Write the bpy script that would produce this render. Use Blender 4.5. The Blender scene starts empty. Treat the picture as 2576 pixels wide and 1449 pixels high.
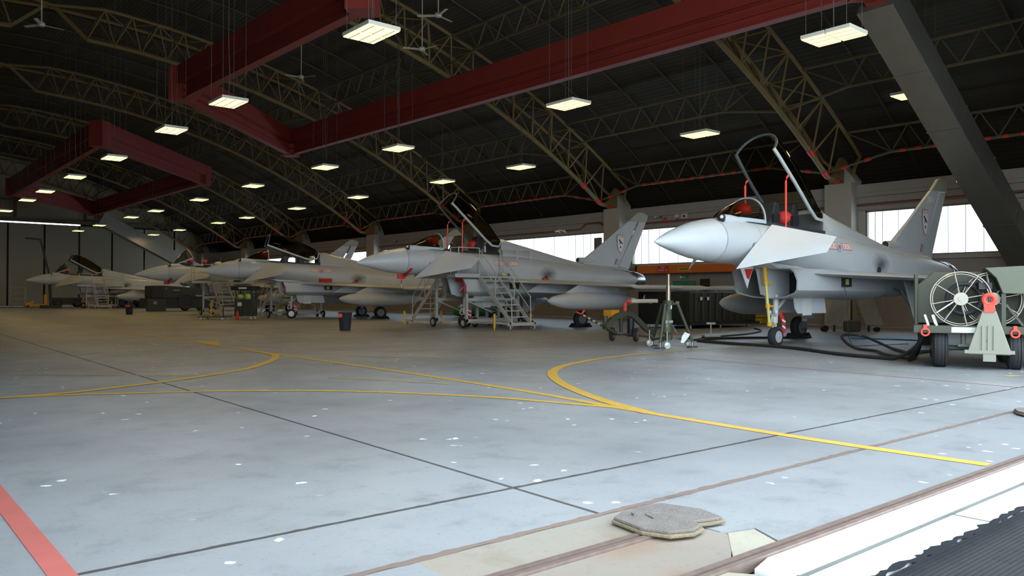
import bpy, math, random
from mathutils import Vector, Matrix
random.seed(7)
S = bpy.context.scene
C = S.collection
PI = math.pi

# ------------------------------------------------------------------ camera
def setup_camera():
    yaw, pitch, roll = math.radians(40.09), math.atan(18.5/2022.0), math.radians(0.18)
    F = Vector((math.sin(yaw), math.cos(yaw), 0)); R = Vector((math.cos(yaw), -math.sin(yaw), 0)); U = Vector((0, 0, 1))
    F2 = F*math.cos(pitch) + U*math.sin(pitch); U2 = -F*math.sin(pitch) + U*math.cos(pitch)
    R3 = R*math.cos(roll) + U2*math.sin(roll); U3 = -R*math.sin(roll) + U2*math.cos(roll)
    cd = bpy.data.cameras.new('camera'); co = bpy.data.objects.new('camera', cd); C.objects.link(co)
    cd.sensor_width = 36.0; cd.lens = 2022.0/2576.0*36.0
    cd.clip_start = 0.05; cd.clip_end = 600
    m = Matrix((R3, U3, -F2)).transposed().to_4x4(); m.translation = Vector((0, 0, 1.32))
    co.matrix_world = m
    S.camera = co
setup_camera()

# ------------------------------------------------------------------ world, exposure
w = bpy.data.worlds.new('overcast_sky'); S.world = w; w.use_nodes = True
bg = w.node_tree.nodes['Background']
bg.inputs[0].default_value = (0.72, 0.87, 1.0, 1); bg.inputs[1].default_value = 6.4
sun = bpy.data.objects.new('sun', bpy.data.lights.new('sun', 'SUN')); C.objects.link(sun)
sun.data.energy = 9.0; sun.data.angle = math.radians(0.6); sun.data.color = (1.0, 0.96, 0.90)
sun.rotation_euler = Vector((0.64, -0.075, -0.77)).to_track_quat('-Z', 'Y').to_euler()
S.view_settings.view_transform = 'Standard'; S.view_settings.look = 'None'
S.view_settings.exposure = 0.0; S.view_settings.gamma = 1.0; S.view_settings.use_curve_mapping = False
S.cycles.max_bounces = 7; S.cycles.diffuse_bounces = 4; S.cycles.glossy_bounces = 3
S.cycles.transparent_max_bounces = 12; S.cycles.sample_clamp_indirect = 6.0
S.cycles.caustics_reflective = False; S.cycles.caustics_refractive = False
LAMP_W = 54.0; LAMP_GLOW = 2.5; LAMP_COL = (1.0, 0.70, 0.29)

# ------------------------------------------------------------------ materials
MATS = {}
def mat(name, col, rough=0.6, metal=0.0, var=0.10, scale=3.0, bump=0.0, bscale=30.0, spec=0.5):
    if name in MATS: return MATS[name]
    m = bpy.data.materials.new(name); m.use_nodes = True
    nt = m.node_tree; b = nt.nodes['Principled BSDF']
    b.inputs['Roughness'].default_value = rough; b.inputs['Metallic'].default_value = metal
    b.inputs['Specular IOR Level'].default_value = spec
    tc = nt.nodes.new('ShaderNodeTexCoord'); nz = nt.nodes.new('ShaderNodeTexNoise')
    nz.inputs['Scale'].default_value = scale; nz.inputs['Detail'].default_value = 5
    nt.links.new(tc.outputs['Object'], nz.inputs['Vector'])
    mx = nt.nodes.new('ShaderNodeMix'); mx.data_type = 'RGBA'
    mx.inputs['A'].default_value = tuple(max(0, c*(1-var)) for c in col) + (1,)
    mx.inputs['B'].default_value = tuple(min(1, c*(1+var)) for c in col) + (1,)
    nt.links.new(nz.outputs['Fac'], mx.inputs['Factor']); nt.links.new(mx.outputs['Result'], b.inputs['Base Color'])
    if bump:
        n2 = nt.nodes.new('ShaderNodeTexNoise'); n2.inputs['Scale'].default_value = bscale; n2.inputs['Detail'].default_value = 6
        nt.links.new(tc.outputs['Object'], n2.inputs['Vector'])
        bp = nt.nodes.new('ShaderNodeBump'); bp.inputs['Strength'].default_value = bump; bp.inputs['Distance'].default_value = 0.02
        nt.links.new(n2.outputs['Fac'], bp.inputs['Height']); nt.links.new(bp.outputs['Normal'], b.inputs['Normal'])
    MATS[name] = m
    return m

def emit(name, col, strength):
    m = bpy.data.materials.new(name); m.use_nodes = True; nt = m.node_tree
    for n in list(nt.nodes): nt.nodes.remove(n)
    o = nt.nodes.new('ShaderNodeOutputMaterial'); e = nt.nodes.new('ShaderNodeEmission')
    e.inputs[0].default_value = tuple(col)+(1,); e.inputs[1].default_value = strength
    nt.links.new(e.outputs[0], o.inputs[0]); MATS[name] = m
    return m

def glass(name, tint, gloss=0.10, rough=0.03):
    m = bpy.data.materials.new(name); m.use_nodes = True; nt = m.node_tree
    for n in list(nt.nodes): nt.nodes.remove(n)
    o = nt.nodes.new('ShaderNodeOutputMaterial'); t = nt.nodes.new('ShaderNodeBsdfTransparent'); g = nt.nodes.new('ShaderNodeBsdfGlossy')
    t.inputs[0].default_value = tuple(tint)+(1,); g.inputs['Roughness'].default_value = rough
    fr = nt.nodes.new('ShaderNodeLayerWeight'); fr.inputs[0].default_value = gloss
    mx = nt.nodes.new('ShaderNodeMixShader'); nt.links.new(fr.outputs['Fresnel'], mx.inputs[0])
    nt.links.new(t.outputs[0], mx.inputs[1]); nt.links.new(g.outputs[0], mx.inputs[2]); nt.links.new(mx.outputs[0], o.inputs[0])
    MATS[name] = m
    return m

def concrete(name, base, dark, splat=0.0, rough=0.5, rust=False, spec=0.5):
    m = bpy.data.materials.new(name); m.use_nodes = True; nt = m.node_tree; b = nt.nodes['Principled BSDF']
    b.inputs['Specular IOR Level'].default_value = spec
    ge = nt.nodes.new('ShaderNodeNewGeometry')
    def noise(scale, detail=6, rgh=0.55):
        n = nt.nodes.new('ShaderNodeTexNoise'); n.inputs['Scale'].default_value = scale; n.inputs['Detail'].default_value = detail
        n.inputs['Roughness'].default_value = rgh
        nt.links.new(ge.outputs['Position'], n.inputs['Vector']); return n
    def ramp(src, a, bb):
        r = nt.nodes.new('ShaderNodeMapRange'); r.inputs['From Min'].default_value = a; r.inputs['From Max'].default_value = bb
        nt.links.new(src, r.inputs['Value']); return r.outputs['Result']
    def mix(f, A, B):
        x = nt.nodes.new('ShaderNodeMix'); x.data_type = 'RGBA'
        nt.links.new(f, x.inputs['Factor'])
        for k, v in (('A', A), ('B', B)):
            if isinstance(v, tuple): x.inputs[k].default_value = v+(1,)
            else: nt.links.new(v, x.inputs[k])
        return x.outputs['Result']
    c = mix(ramp(noise(0.35, 4).outputs['Fac'], 0.35, 0.7), base, dark)
    c = mix(ramp(noise(2.2, 8, 0.7).outputs['Fac'], 0.52, 0.80), c, tuple(x*0.80 for x in dark))
    c = mix(ramp(noise(26, 3).outputs['Fac'], 0.60, 0.85), c, tuple(x*0.75 for x in dark))
    if rust:
        c = mix(ramp(noise(1.1, 6).outputs['Fac'], 0.50, 0.72), c, (0.24, 0.14, 0.08))
    if splat:
        v = nt.nodes.new('ShaderNodeTexVoronoi'); v.inputs['Scale'].default_value = 4.2; v.inputs['Randomness'].default_value = 1.0
        n = noise(9, 3); ad = nt.nodes.new('ShaderNodeVectorMath'); ad.operation = 'MULTIPLY_ADD'
        ad.inputs[1].default_value = (0.14, 0.14, 0.0)
        nt.links.new(n.outputs['Color'], ad.inputs[0]); nt.links.new(ge.outputs['Position'], ad.inputs[2])
        nt.links.new(ad.outputs[0], v.inputs['Vector'])
        spot = ramp(v.outputs['Distance'], 0.135, 0.10)
        pick = ramp(noise(0.9, 2).outputs['Fac'], 0.53, 0.58)
        mu = nt.nodes.new('ShaderNodeMath'); mu.operation = 'MULTIPLY'; nt.links.new(spot, mu.inputs[0]); nt.links.new(pick, mu.inputs[1])
        c = mix(mu.outputs[0], c, (0.86, 0.88, 0.88))
    nt.links.new(c, b.inputs['Base Color'])
    rr = nt.nodes.new('ShaderNodeMapRange'); rr.inputs['To Min'].default_value = rough-0.08; rr.inputs['To Max'].default_value = rough+0.14
    nt.links.new(noise(1.4).outputs['Fac'], rr.inputs['Value']); nt.links.new(rr.outputs['Result'], b.inputs['Roughness'])
    bp = nt.nodes.new('ShaderNodeBump'); bp.inputs['Strength'].default_value = 0.12; bp.inputs['Distance'].default_value = 0.01
    nt.links.new(noise(40).outputs['Fac'], bp.inputs['Height']); nt.links.new(bp.outputs['Normal'], b.inputs['Normal'])
    MATS[name] = m
    return m

def jet_paint(name, col, soot=True):
    """light grey paint with faint panel-to-panel tone, streaks and the soot smudge beside the exhaust port"""
    m = bpy.data.materials.new(name); m.use_nodes = True; nt = m.node_tree; b = nt.nodes['Principled BSDF']
    b.inputs['Roughness'].default_value = 0.42
    tc = nt.nodes.new('ShaderNodeTexCoord')
    n = nt.nodes.new('ShaderNodeTexNoise'); n.inputs['Scale'].default_value = 1.3; n.inputs['Detail'].default_value = 7
    nt.links.new(tc.outputs['Object'], n.inputs['Vector'])
    mx = nt.nodes.new('ShaderNodeMix'); mx.data_type = 'RGBA'
    mx.inputs['A'].default_value = tuple(c*0.86 for c in col)+(1,); mx.inputs['B'].default_value = tuple(c*1.10 for c in col)+(1,)
    nt.links.new(n.outputs['Fac'], mx.inputs['Factor'])
    out = mx.outputs['Result']
    if soot:
        mp = nt.nodes.new('ShaderNodeMapping'); mp.inputs['Location'].default_value = (-8.22*1.5, -1.05, -2.22*2.2); mp.inputs['Scale'].default_value = (1.5, 1.0, 2.2)
        nt.links.new(tc.outputs['Object'], mp.inputs['Vector'])
        n2 = nt.nodes.new('ShaderNodeTexNoise'); n2.inputs['Scale'].default_value = 6
        nt.links.new(tc.outputs['Object'], n2.inputs['Vector'])
        ln = nt.nodes.new('ShaderNodeVectorMath'); ln.operation = 'LENGTH'; nt.links.new(mp.outputs[0], ln.inputs[0])
        ad = nt.nodes.new('ShaderNodeMath'); ad.operation = 'MULTIPLY_ADD'; ad.inputs[1].default_value = 0.35
        nt.links.new(n2.outputs['Fac'], ad.inputs[0]); nt.links.new(ln.outputs['Value'], ad.inputs[2])
        r = nt.nodes.new('ShaderNodeMapRange'); r.inputs['From Min'].default_value = 0.18; r.inputs['From Max'].default_value = 0.95
        r.inputs['To Min'].default_value = 0.97; r.inputs['To Max'].default_value = 0.0
        nt.links.new(ad.outputs[0], r.inputs['Value'])
        m2 = nt.nodes.new('ShaderNodeMix'); m2.data_type = 'RGBA'; m2.inputs['B'].default_value = (0.02, 0.02, 0.02, 1)
        nt.links.new(r.outputs['Result'], m2.inputs['Factor']); nt.links.new(out, m2.inputs['A'])
        out = m2.outputs['Result']
    nt.links.new(out, b.inputs['Base Color'])
    MATS[name] = m
    return m

# ------------------------------------------------------------------ mesh builder
class MB:
    def __init__(s): s.v = []; s.f = []
    def add(s, vs, fs):
        o = len(s.v); s.v += [tuple(p) for p in vs]; s.f += [tuple(i+o for i in f) for f in fs]; return s
    def box(s, c, d, rz=0.0, M=None):
        x, y, z = d[0]/2, d[1]/2, d[2]/2
        P = [Vector((a*x, b*y, e*z)) for a in (-1, 1) for b in (-1, 1) for e in (-1, 1)]
        R = M if M is not None else Matrix.Rotation(rz, 3, 'Z')
        P = [R @ p + Vector(c) for p in P]
        return s.add(P, [(0, 1, 3, 2), (4, 6, 7, 5), (0, 4, 5, 1), (2, 3, 7, 6), (0, 2, 6, 4), (1, 5, 7, 3)])
    def span(s, a, b):
        return s.box([(a[i]+b[i])/2 for i in range(3)], [abs(b[i]-a[i]) for i in range(3)])
    def frame(s, d):
        d = Vector(d).normalized(); u = Vector((0, 0, 1)) if abs(d.z) < 0.95 else Vector((1, 0, 0))
        x = d.cross(u).normalized(); return x, x.cross(d).normalized()
    def cyl(s, a, b, r, n=8, r2=None, cap=True):
        a, b = Vector(a), Vector(b); r2 = r if r2 is None else r2; x, y = s.frame(b-a)
        V = []
        for p, q in ((a, r), (b, r2)):
            for i in range(n):
                t = 2*PI*i/n + PI/n; V.append(p + x*math.cos(t)*q + y*math.sin(t)*q)
        F = [(i, (i+1) % n, n+(i+1) % n, n+i) for i in range(n)]
        if cap: F += [tuple(range(n-1, -1, -1)), tuple(range(n, 2*n))]
        return s.add(V, F)
    def bar(s, a, b, w, h=None):
        """square bar from a to b"""
        a, b = Vector(a), Vector(b); h = h or w; x, y = s.frame(b-a); V = []
        for p in (a, b):
            for i, j in ((-1, -1), (1, -1), (1, 1), (-1, 1)): V.append(p + x*i*w/2 + y*j*h/2)
        return s.add(V, [(0, 1, 5, 4), (1, 2, 6, 5), (2, 3, 7, 6), (3, 0, 4, 7), (3, 2, 1, 0), (4, 5, 6, 7)])
    def tube(s, pts, r, n=8):
        P = [Vector(p) for p in pts]; V = []
        for i, p in enumerate(P):
            d = P[min(i+1, len(P)-1)] - P[max(i-1, 0)]; x, y = s.frame(d)
            for k in range(n):
                t = 2*PI*k/n; V.append(p + x*math.cos(t)*r + y*math.sin(t)*r)
        F = []
        for i in range(len(P)-1):
            for k in range(n): F.append((i*n+k, i*n+(k+1) % n, (i+1)*n+(k+1) % n, (i+1)*n+k))
        F += [tuple(range(n-1, -1, -1)), tuple(range((len(P)-1)*n, len(P)*n))]
        return s.add(V, F)
    def lathe(s, o, d, prof, n=20, ref=None):
        """prof: list of (t along d, radius)"""
        o, d = Vector(o), Vector(d).normalized(); x, y = s.frame(d); V = []
        for t, r in prof:
            for k in range(n):
                a = 2*PI*k/n; V.append(o + d*t + x*math.cos(a)*r + y*math.sin(a)*r)
        F = []
        for i in range(len(prof)-1):
            for k in range(n): F.append((i*n+k, i*n+(k+1) % n, (i+1)*n+(k+1) % n, (i+1)*n+k))
        F += [tuple(range(n-1, -1, -1)), tuple(range((len(prof)-1)*n, len(prof)*n))]
        return s.add(V, F)
    def rings(s, R, cap=True, closed=True):
        n = len(R[0]); V = [p for r in R for p in r]; F = []
        for i in range(len(R)-1):
            for k in range(n if closed else n-1): F.append((i*n+k, i*n+(k+1) % n, (i+1)*n+(k+1) % n, (i+1)*n+k))
        if cap: F += [tuple(range(n-1, -1, -1)), tuple(range((len(R)-1)*n, len(R)*n))]
        return s.add(V, F)
    def prism(s, poly, axis, t0, t1):
        """extrude 2-D polygon along axis ('x','y','z'); poly in the two other coordinates in order"""
        def P(a, b, t): return {'x': (t, a, b), 'y': (a, t, b), 'z': (a, b, t)}[axis]
        n = len(poly); V = [P(a, b, t0) for a, b in poly] + [P(a, b, t1) for a, b in poly]
        F = [(i, (i+1) % n, n+(i+1) % n, n+i) for i in range(n)] + [tuple(range(n-1, -1, -1)), tuple(range(n, 2*n))]
        return s.add(V, F)
    def torus(s, c, d, R, r, n=24, m=6):
        c, d = Vector(c), Vector(d).normalized(); x, y = s.frame(d); V = []
        for i in range(n):
            a = 2*PI*i/n; e = x*math.cos(a) + y*math.sin(a)
            for k in range(m):
                b = 2*PI*k/m; V.append(c + e*(R + r*math.cos(b)) + d*r*math.sin(b))
        return s.add(V, [(i*m+k, ((i+1) % n)*m+k, ((i+1) % n)*m+(k+1) % m, i*m+(k+1) % m) for i in range(n) for k in range(m)])
    def ball(s, c, r, n=12, sx=(1, 1, 1)):
        V = []; F = []
        for i in range(n//2+1):
            a = PI*i/(n//2)
            for k in range(n):
                b = 2*PI*k/n; V.append((c[0]+r*sx[0]*math.sin(a)*math.cos(b), c[1]+r*sx[1]*math.sin(a)*math.sin(b), c[2]+r*sx[2]*math.cos(a)))
        for i in range(n//2):
            for k in range(n): F.append((i*n+k, (i+1)*n+k, (i+1)*n+(k+1) % n, i*n+(k+1) % n))
        return s.add(V, F)
    def build(s, name, m, parent=None, smooth=False, bevel=0.0, fix=True):
        me = bpy.data.meshes.new(name); me.from_pydata(s.v, [], s.f); me.update()
        if fix:
            import bmesh
            bm = bmesh.new(); bm.from_mesh(me); bmesh.ops.remove_doubles(bm, verts=bm.verts, dist=1e-5)
            bmesh.ops.recalc_face_normals(bm, faces=bm.faces); bm.to_mesh(me); bm.free()
        me.materials.append(m if not isinstance(m, str) else MATS[m])
        if smooth:
            for p in me.polygons: p.use_smooth = True
            me.set_sharp_from_angle(angle=math.radians(38))
        o = bpy.data.objects.new(name, me); C.objects.link(o)
        if parent is not None: o.parent = parent
        if bevel:
            b = o.modifiers.new('bevel', 'BEVEL'); b.width = bevel; b.segments = 2; b.limit_method = 'ANGLE'
        return o

def tag(o, label=None, cat=None, group=None, kind=None):
    if label: o['label'] = label
    if cat: o['category'] = cat
    if group: o['group'] = group
    if kind: o['kind'] = kind
    return o
def thing(name, label, cat, loc=(0, 0, 0), rz=0.0, group=None):
    o = bpy.data.objects.new(name, None); C.objects.link(o); o.location = loc; o.rotation_euler = (0, 0, rz)
    o.empty_display_size = 0.2
    return tag(o, label, cat, group)
def struct(o): o['kind'] = 'structure'; return o
def share(src, name, parent, M, m=None):
    o = bpy.data.objects.new(name, src.data); C.objects.link(o)
    if parent is not None: o.parent = parent
    o.matrix_local = M
    return o
UNIT = {}
def brace(name, a, b, r, m, parent, n=6):
    """one straight round member; all of one thickness share a unit mesh"""
    key = (n, m)
    if key not in UNIT:
        q = MB().cyl((0, 0, 0), (0, 0, 1), 1.0, n); me = bpy.data.meshes.new('member'); me.from_pydata(q.v, [], q.f); me.materials.append(MATS[m]); UNIT[key] = me
    a, b = Vector(a), Vector(b); d = b-a
    o = bpy.data.objects.new(name, UNIT[key]); C.objects.link(o); o.parent = parent
    o.matrix_local = Matrix.Translation(a) @ d.to_track_quat('Z', 'Y').to_matrix().to_4x4() @ Matrix.Diagonal((r, r, d.length, 1))
    return o
def text(name, body, size, m, parent, loc, xdir, ydir, extrude=0.002):
    cu = bpy.data.curves.new(name, 'FONT'); cu.body = body; cu.size = size; cu.align_x = 'CENTER'; cu.align_y = 'CENTER'; cu.extrude = extrude
    cu.materials.append(MATS[m])
    o = bpy.data.objects.new(name, cu); C.objects.link(o); o.parent = parent
    dg = bpy.context.evaluated_depsgraph_get(); me = bpy.data.meshes.new_from_object(o.evaluated_get(dg)); me.name = name
    bpy.data.objects.remove(o); bpy.data.curves.remove(cu)
    o = bpy.data.objects.new(name, me); C.objects.link(o); o.parent = parent
    x = Vector(xdir).normalized(); y = Vector(ydir).normalized(); z = x.cross(y)
    M = Matrix((x, y, z)).transposed().to_4x4(); M.translation = Vector(loc); o.matrix_local = M
    return o

# palette
concrete('floor_concrete', (0.305, 0.308, 0.310), (0.205, 0.207, 0.210), splat=1, rough=0.42)
concrete('joint_dirt', (0.07, 0.06, 0.055), (0.04, 0.035, 0.03), rough=0.85)
concrete('joint_groove', (0.16, 0.17, 0.15), (0.10, 0.10, 0.09), rough=0.9)
concrete('stained_concrete', (0.285, 0.262, 0.225), (0.26, 0.195, 0.13), rough=0.6)
concrete('joint_brown', (0.20, 0.14, 0.11), (0.13, 0.09, 0.07), rough=0.9)
concrete('rusty_concrete', (0.27, 0.225, 0.185), (0.21, 0.17, 0.135), rough=0.75, rust=True)
concrete('pale_concrete', (0.62, 0.61, 0.56), (0.52, 0.50, 0.44), rough=0.8)
concrete('tan_concrete', (0.37, 0.33, 0.255), (0.28, 0.235, 0.17), rough=0.8)
concrete('white_concrete', (0.84, 0.85, 0.83), (0.74, 0.74, 0.70), rough=0.7)
concrete('asphalt', (0.026, 0.027, 0.030), (0.017, 0.018, 0.020), rough=0.95, spec=0.08)
mat('rail_steel', (0.24, 0.17, 0.14), 0.55, 0.5, 0.35, 14)
mat('yellow_line', (0.60, 0.355, 0.055), 0.55, 0, 0.22, 6)
mat('worn_yellow', (0.46, 0.34, 0.12), 0.6, 0, 0.3, 8)
mat('worn_white', (0.44, 0.43, 0.40), 0.6, 0, 0.2, 8)
mat('red_line', (0.46, 0.12, 0.10), 0.55, 0, 0.15, 5)
mat('thin_red', (0.42, 0.20, 0.20), 0.6, 0, 0.15, 5)
mat('weathered_board', (0.165, 0.138, 0.120), 0.9, 0, 0.3, 12, 0.5, 60)
mat('board_edge', (0.20, 0.155, 0.09), 0.9, 0, 0.3, 20, 0.5, 60)
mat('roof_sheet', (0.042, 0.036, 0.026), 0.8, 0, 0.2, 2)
mat('roof_rib', (0.085, 0.068, 0.040), 0.7)
mat('truss_paint', (0.24, 0.170, 0.066), 0.6, 0, 0.2, 3)
mat('girder_paint', (0.14, 0.108, 0.055), 0.65, 0, 0.2, 3)
mat('marker_red', (0.75, 0.05, 0.03), 0.5)
mat('red_steel', (0.25, 0.032, 0.024), 0.55, 0, 0.2, 1.5)
mat('clad_grey', (0.30, 0.295, 0.27), 0.38, 0.75, 0.12, 2, 0.6, 9)
mat('wall_paint', (0.40, 0.37, 0.34), 0.75, 0, 0.08, 1.2)
mat('wall_lower', (0.30, 0.275, 0.265), 0.7, 0, 0.08, 1.2)
mat('pier_paint', (0.50, 0.47, 0.40), 0.75, 0, 0.07, 1.2)
mat('window_frame', (0.20, 0.19, 0.17), 0.6)
mat('pipe_red', (0.23, 0.10, 0.085), 0.6)
mat('conduit', (0.42, 0.40, 0.36), 0.5)
mat('door_paint', (0.42, 0.365, 0.26), 0.7, 0, 0.06, 0.8)
mat('door_gap', (0.025, 0.022, 0.02), 0.9)
mat('orange', (0.72, 0.17, 0.03), 0.5, 0, 0.06, 2)
mat('sign_red', (0.60, 0.05, 0.04), 0.5)
mat('sign_green', (0.03, 0.22, 0.13), 0.5)
mat('sign_white', (0.80, 0.80, 0.76), 0.5, 0, 0.03)
mat('sign_yellow', (0.65, 0.42, 0.03), 0.5)
mat('white_plastic', (0.70, 0.69, 0.64), 0.45, 0, 0.04)
mat('fixture_white', (0.75, 0.72, 0.63), 0.5, 0, 0.04)
mat('cable', (0.10, 0.09, 0.08), 0.6)
mat('fan_white', (0.55, 0.52, 0.45), 0.5)
jet_paint('jet_grey', (0.50, 0.515, 0.525)); jet_paint('jet_panel', (0.53, 0.545, 0.555), soot=False)
jet_paint('jet_radome', (0.55, 0.57, 0.585), soot=False); jet_paint('jet_fin_tip', (0.36, 0.37, 0.29), soot=False)
mat('jet_dark', (0.028, 0.028, 0.030), 0.7); mat('jet_bay', (0.10, 0.10, 0.10), 0.8)
mat('duct_grey', (0.40, 0.40, 0.39), 0.6, 0, 0.2, 2)
mat('frame_pale', (0.42, 0.47, 0.49), 0.4); mat('hoop_dark', (0.075, 0.09, 0.10), 0.35); mat('gear_white', (0.62, 0.62, 0.58), 0.4, 0, 0.15, 8)
mat('nozzle', (0.42, 0.44, 0.47), 0.28, 0.9, 0.3, 6); mat('tyre', (0.022, 0.022, 0.024), 0.8, 0, 0.2, 6)
mat('hub', (0.55, 0.57, 0.55), 0.4, 0.3); mat('cover_red', (0.62, 0.035, 0.03), 0.6, 0, 0.15, 6)
mat('tag_white', (0.80, 0.80, 0.80), 0.5); mat('mark_red', (0.55, 0.14, 0.11), 0.5); mat('mark_pale', (0.80, 0.66, 0.60), 0.5); mat('seam_grey', (0.27, 0.28, 0.29), 0.6)
mat('mark_blue', (0.36, 0.40, 0.52), 0.5); mat('mark_dark', (0.08, 0.05, 0.05), 0.5); mat('mark_number', (0.74, 0.74, 0.66), 0.5)
mat('black', (0.018, 0.018, 0.020), 0.5); mat('seat_black', (0.022, 0.022, 0.022), 0.7); mat('belt_tan', (0.22, 0.17, 0.10), 0.8)
mat('alloy', (0.50, 0.49, 0.46), 0.45, 0.15, 0.12, 6); mat('alloy_dark', (0.26, 0.25, 0.23), 0.5, 0.5, 0.12, 6)
mat('jack_yellow', (0.70, 0.38, 0.02), 0.5); mat('pale_yellow', (0.68, 0.60, 0.16), 0.5)
mat('olive', (0.062, 0.066, 0.040), 0.55, 0, 0.12, 3); mat('olive_light', (0.11, 0.12, 0.08), 0.5, 0, 0.08, 3); mat('olive_dark', (0.040, 0.045, 0.036), 0.6, 0, 0.12, 3)
mat('yoke', (0.27, 0.262, 0.20), 0.5, 0, 0.08, 3); mat('steel', (0.28, 0.255, 0.215), 0.32, 0.9, 0.15, 10); mat('chrome', (0.75, 0.75, 0.76), 0.15, 1.0, 0.05)
mat('hose_black', (0.020, 0.021, 0.023), 0.55); mat('hose_blue', (0.04, 0.22, 0.48), 0.5); mat('bin_black', (0.028, 0.030, 0.036), 0.4)
mat('hi_red', (0.85, 0.07, 0.04), 0.5); mat('paper', (0.82, 0.82, 0.84), 0.7, 0, 0.03); mat('fabric_grey', (0.33, 0.34, 0.35), 0.85, 0, 0.2, 5, 0.3, 12)
mat('bottle_green', (0.02, 0.16, 0.11), 0.25); mat('hi_vis', (0.45, 0.60, 0.10), 0.6); mat('cloth_cream', (0.62, 0.52, 0.40), 0.8)
mat('amber', (0.70, 0.30, 0.02), 0.5); mat('screw_brass', (0.42, 0.33, 0.22), 0.35, 0.8)
mat('box_green', (0.022, 0.023, 0.018), 0.5, 0, 0.15, 3); mat('wood', (0.30, 0.20, 0.09), 0.7, 0, 0.2, 6)
glass('canopy_glass', (0.40, 0.35, 0.24), 0.14); glass('screen_glass', (0.50, 0.45, 0.33), 0.14); glass('pane_glass', (0.78, 0.79, 0.80), 0.05)
emit('lamp_glow', (1.0, 0.86, 0.33), LAMP_GLOW)
mat('lens_and_glint_white', (0.75, 0.78, 0.80), 0.15, 0.0)

# ------------------------------------------------------------------ hangar constants
WX = 34.5                                  # inner face of the window wall
XC = 8.0; ZC = -29.95                      # roof circle centre
LX = 2*XC - WX
RB, RT, RR = 44.2, 45.65, 46.15            # bottom chord, top chord, roof sheet radii
BAY = 13.55; TY = [4.35 + BAY*k for k in range(8)]
Y0, Y1 = 3.75, 99.6
def arc(R, dx): return ZC + math.sqrt(R*R - dx*dx)

# ------------------------------------------------------------------ floor and threshold
apron = struct(MB().span((-70, -70, -0.30), (110, 2.31, -0.06)).build('floor_apron', 'joint_dirt'))
floor = struct(MB().span((LX-1, 2.30, -0.10), (WX+0.2, Y1+0.3, -0.018)).build('floor', 'joint_dirt'))
def slab(x0, x1, y0, y1, m='floor_concrete', name='concrete_slab', s0=0.0215, s1=0.0215):
    k0 = lambda x, y, s: x + s*(y-3.37)
    P = [(k0(x0, y0, s0), y0), (k0(x1, y0, s1), y0), (k0(x1, y1, s1), y1), (k0(x0, y1, s0), y1)]
    return MB().prism(P, 'z', -0.05, 0.0).build(name, m, floor)
XS = [LX, -9.82, -3.12, 3.55, 10.28, 16.98, 23.68, 30.3, WX]
YS = [4.235, 17.6, 31.0, 44.4, 57.8, 71.2, 84.6, Y1]
for i in range(len(XS)-1):
    g0 = 0.017 if abs(XS[i]-3.55) < .1 else 0.005; g1 = 0.017 if abs(XS[i+1]-3.55) < .1 else 0.005
    e0 = 0 if i == 0 else .0215; e1 = 0 if i == len(XS)-2 else .0215
    for j in range(len(YS)-1):
        slab(XS[i]+g0, XS[i+1]-g1, YS[j]+(0 if j == 0 else .004), YS[j+1]-.004, s0=e0, s1=e1)
    slab(XS[i]+g0, XS[i+1]-g1, 3.405, 4.20, s0=e0, s1=e1)
# threshold strip between last joint and the door rails
MB().span((LX, 2.965, -.05), (2.2, 3.345, 0)).build('concrete_slab', 'floor_concrete', floor); MB().span((2.2, 2.965, -.05), (3.80, 3.345, 0)).build('concrete_slab', 'stained_concrete', floor)
MB().prism([(3.806, 2.70), (4.02, 2.62), (3.90, 2.385), (WX, 2.385), (WX, 3.345), (3.806, 3.345)], 'z', -0.05, 0.0).build('concrete_slab', 'floor_concrete', floor)
MB().prism([(LX, 2.385), (3.45, 2.385), (3.80, 2.62), (3.80, 2.865), (LX, 2.865)], 'z', -0.05, -0.004).build('concrete_slab', 'rusty_concrete', floor)
MB().prism([(3.47, 2.385), (3.88, 2.385), (4.0, 2.61), (3.82, 2.66)], 'z', -0.05, -0.002).build('concrete_slab', 'tan_concrete', floor)
def rough_strip(x0, x1, y, w, m, step, jit, parent, z=.0012):
    a, b = [], []; x = x0
    while x < x1:
        a.append((x, y-w/2-random.uniform(0, jit))); b.append((x, y+w/2+random.uniform(0, jit))); x += step*random.uniform(.6, 1.4)
    V = [(p[0], p[1], z) for p in a] + [(p[0], p[1], z) for p in b]; n = len(a)
    return MB().add(V, [(i, i+1, n+i+1, n+i) for i in range(n-1)]).build('joint_filler', m, parent)
MB().span((LX, 3.345, -0.05), (WX, 3.405, -0.001)).build('joint_filler', 'joint_brown', floor)
rough_strip(1.0, 14.0, 3.375, .035, 'joint_brown', .06, .022, floor)
MB().span((LX, 4.20, -0.05), (WX, 4.235, -0.001)).build('joint_filler', 'joint_dirt', floor)
rough_strip(0.0, 16.0, 4.2175, .022, 'joint_dirt', .07, .012, floor)
q = rough_strip(2.5, 14.0, 1.80, .012, 'asphalt', .05, .035, apron, -.0028); q.name = 'chipped_edge'
for xj in XS[1:-1]:
    hw = .017 if abs(xj-3.55) < .1 else .005
    MB().prism([(xj-hw, 3.405), (xj+hw, 3.405), (xj+.0215*(Y1-3.37)+hw, Y1), (xj+.0215*(Y1-3.37)-hw, Y1)], 'z', -.05, -.0012).build('joint_filler', 'joint_dirt', floor)
MB().span((3.5, 2.018, -.06), (WX, 2.055, -.003)).build('joint_filler', 'joint_groove', floor)
MB().span((5.198, 1.8, -.06), (5.222, 2.02, -.003)).build('joint_filler', 'joint_groove', floor)
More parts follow.
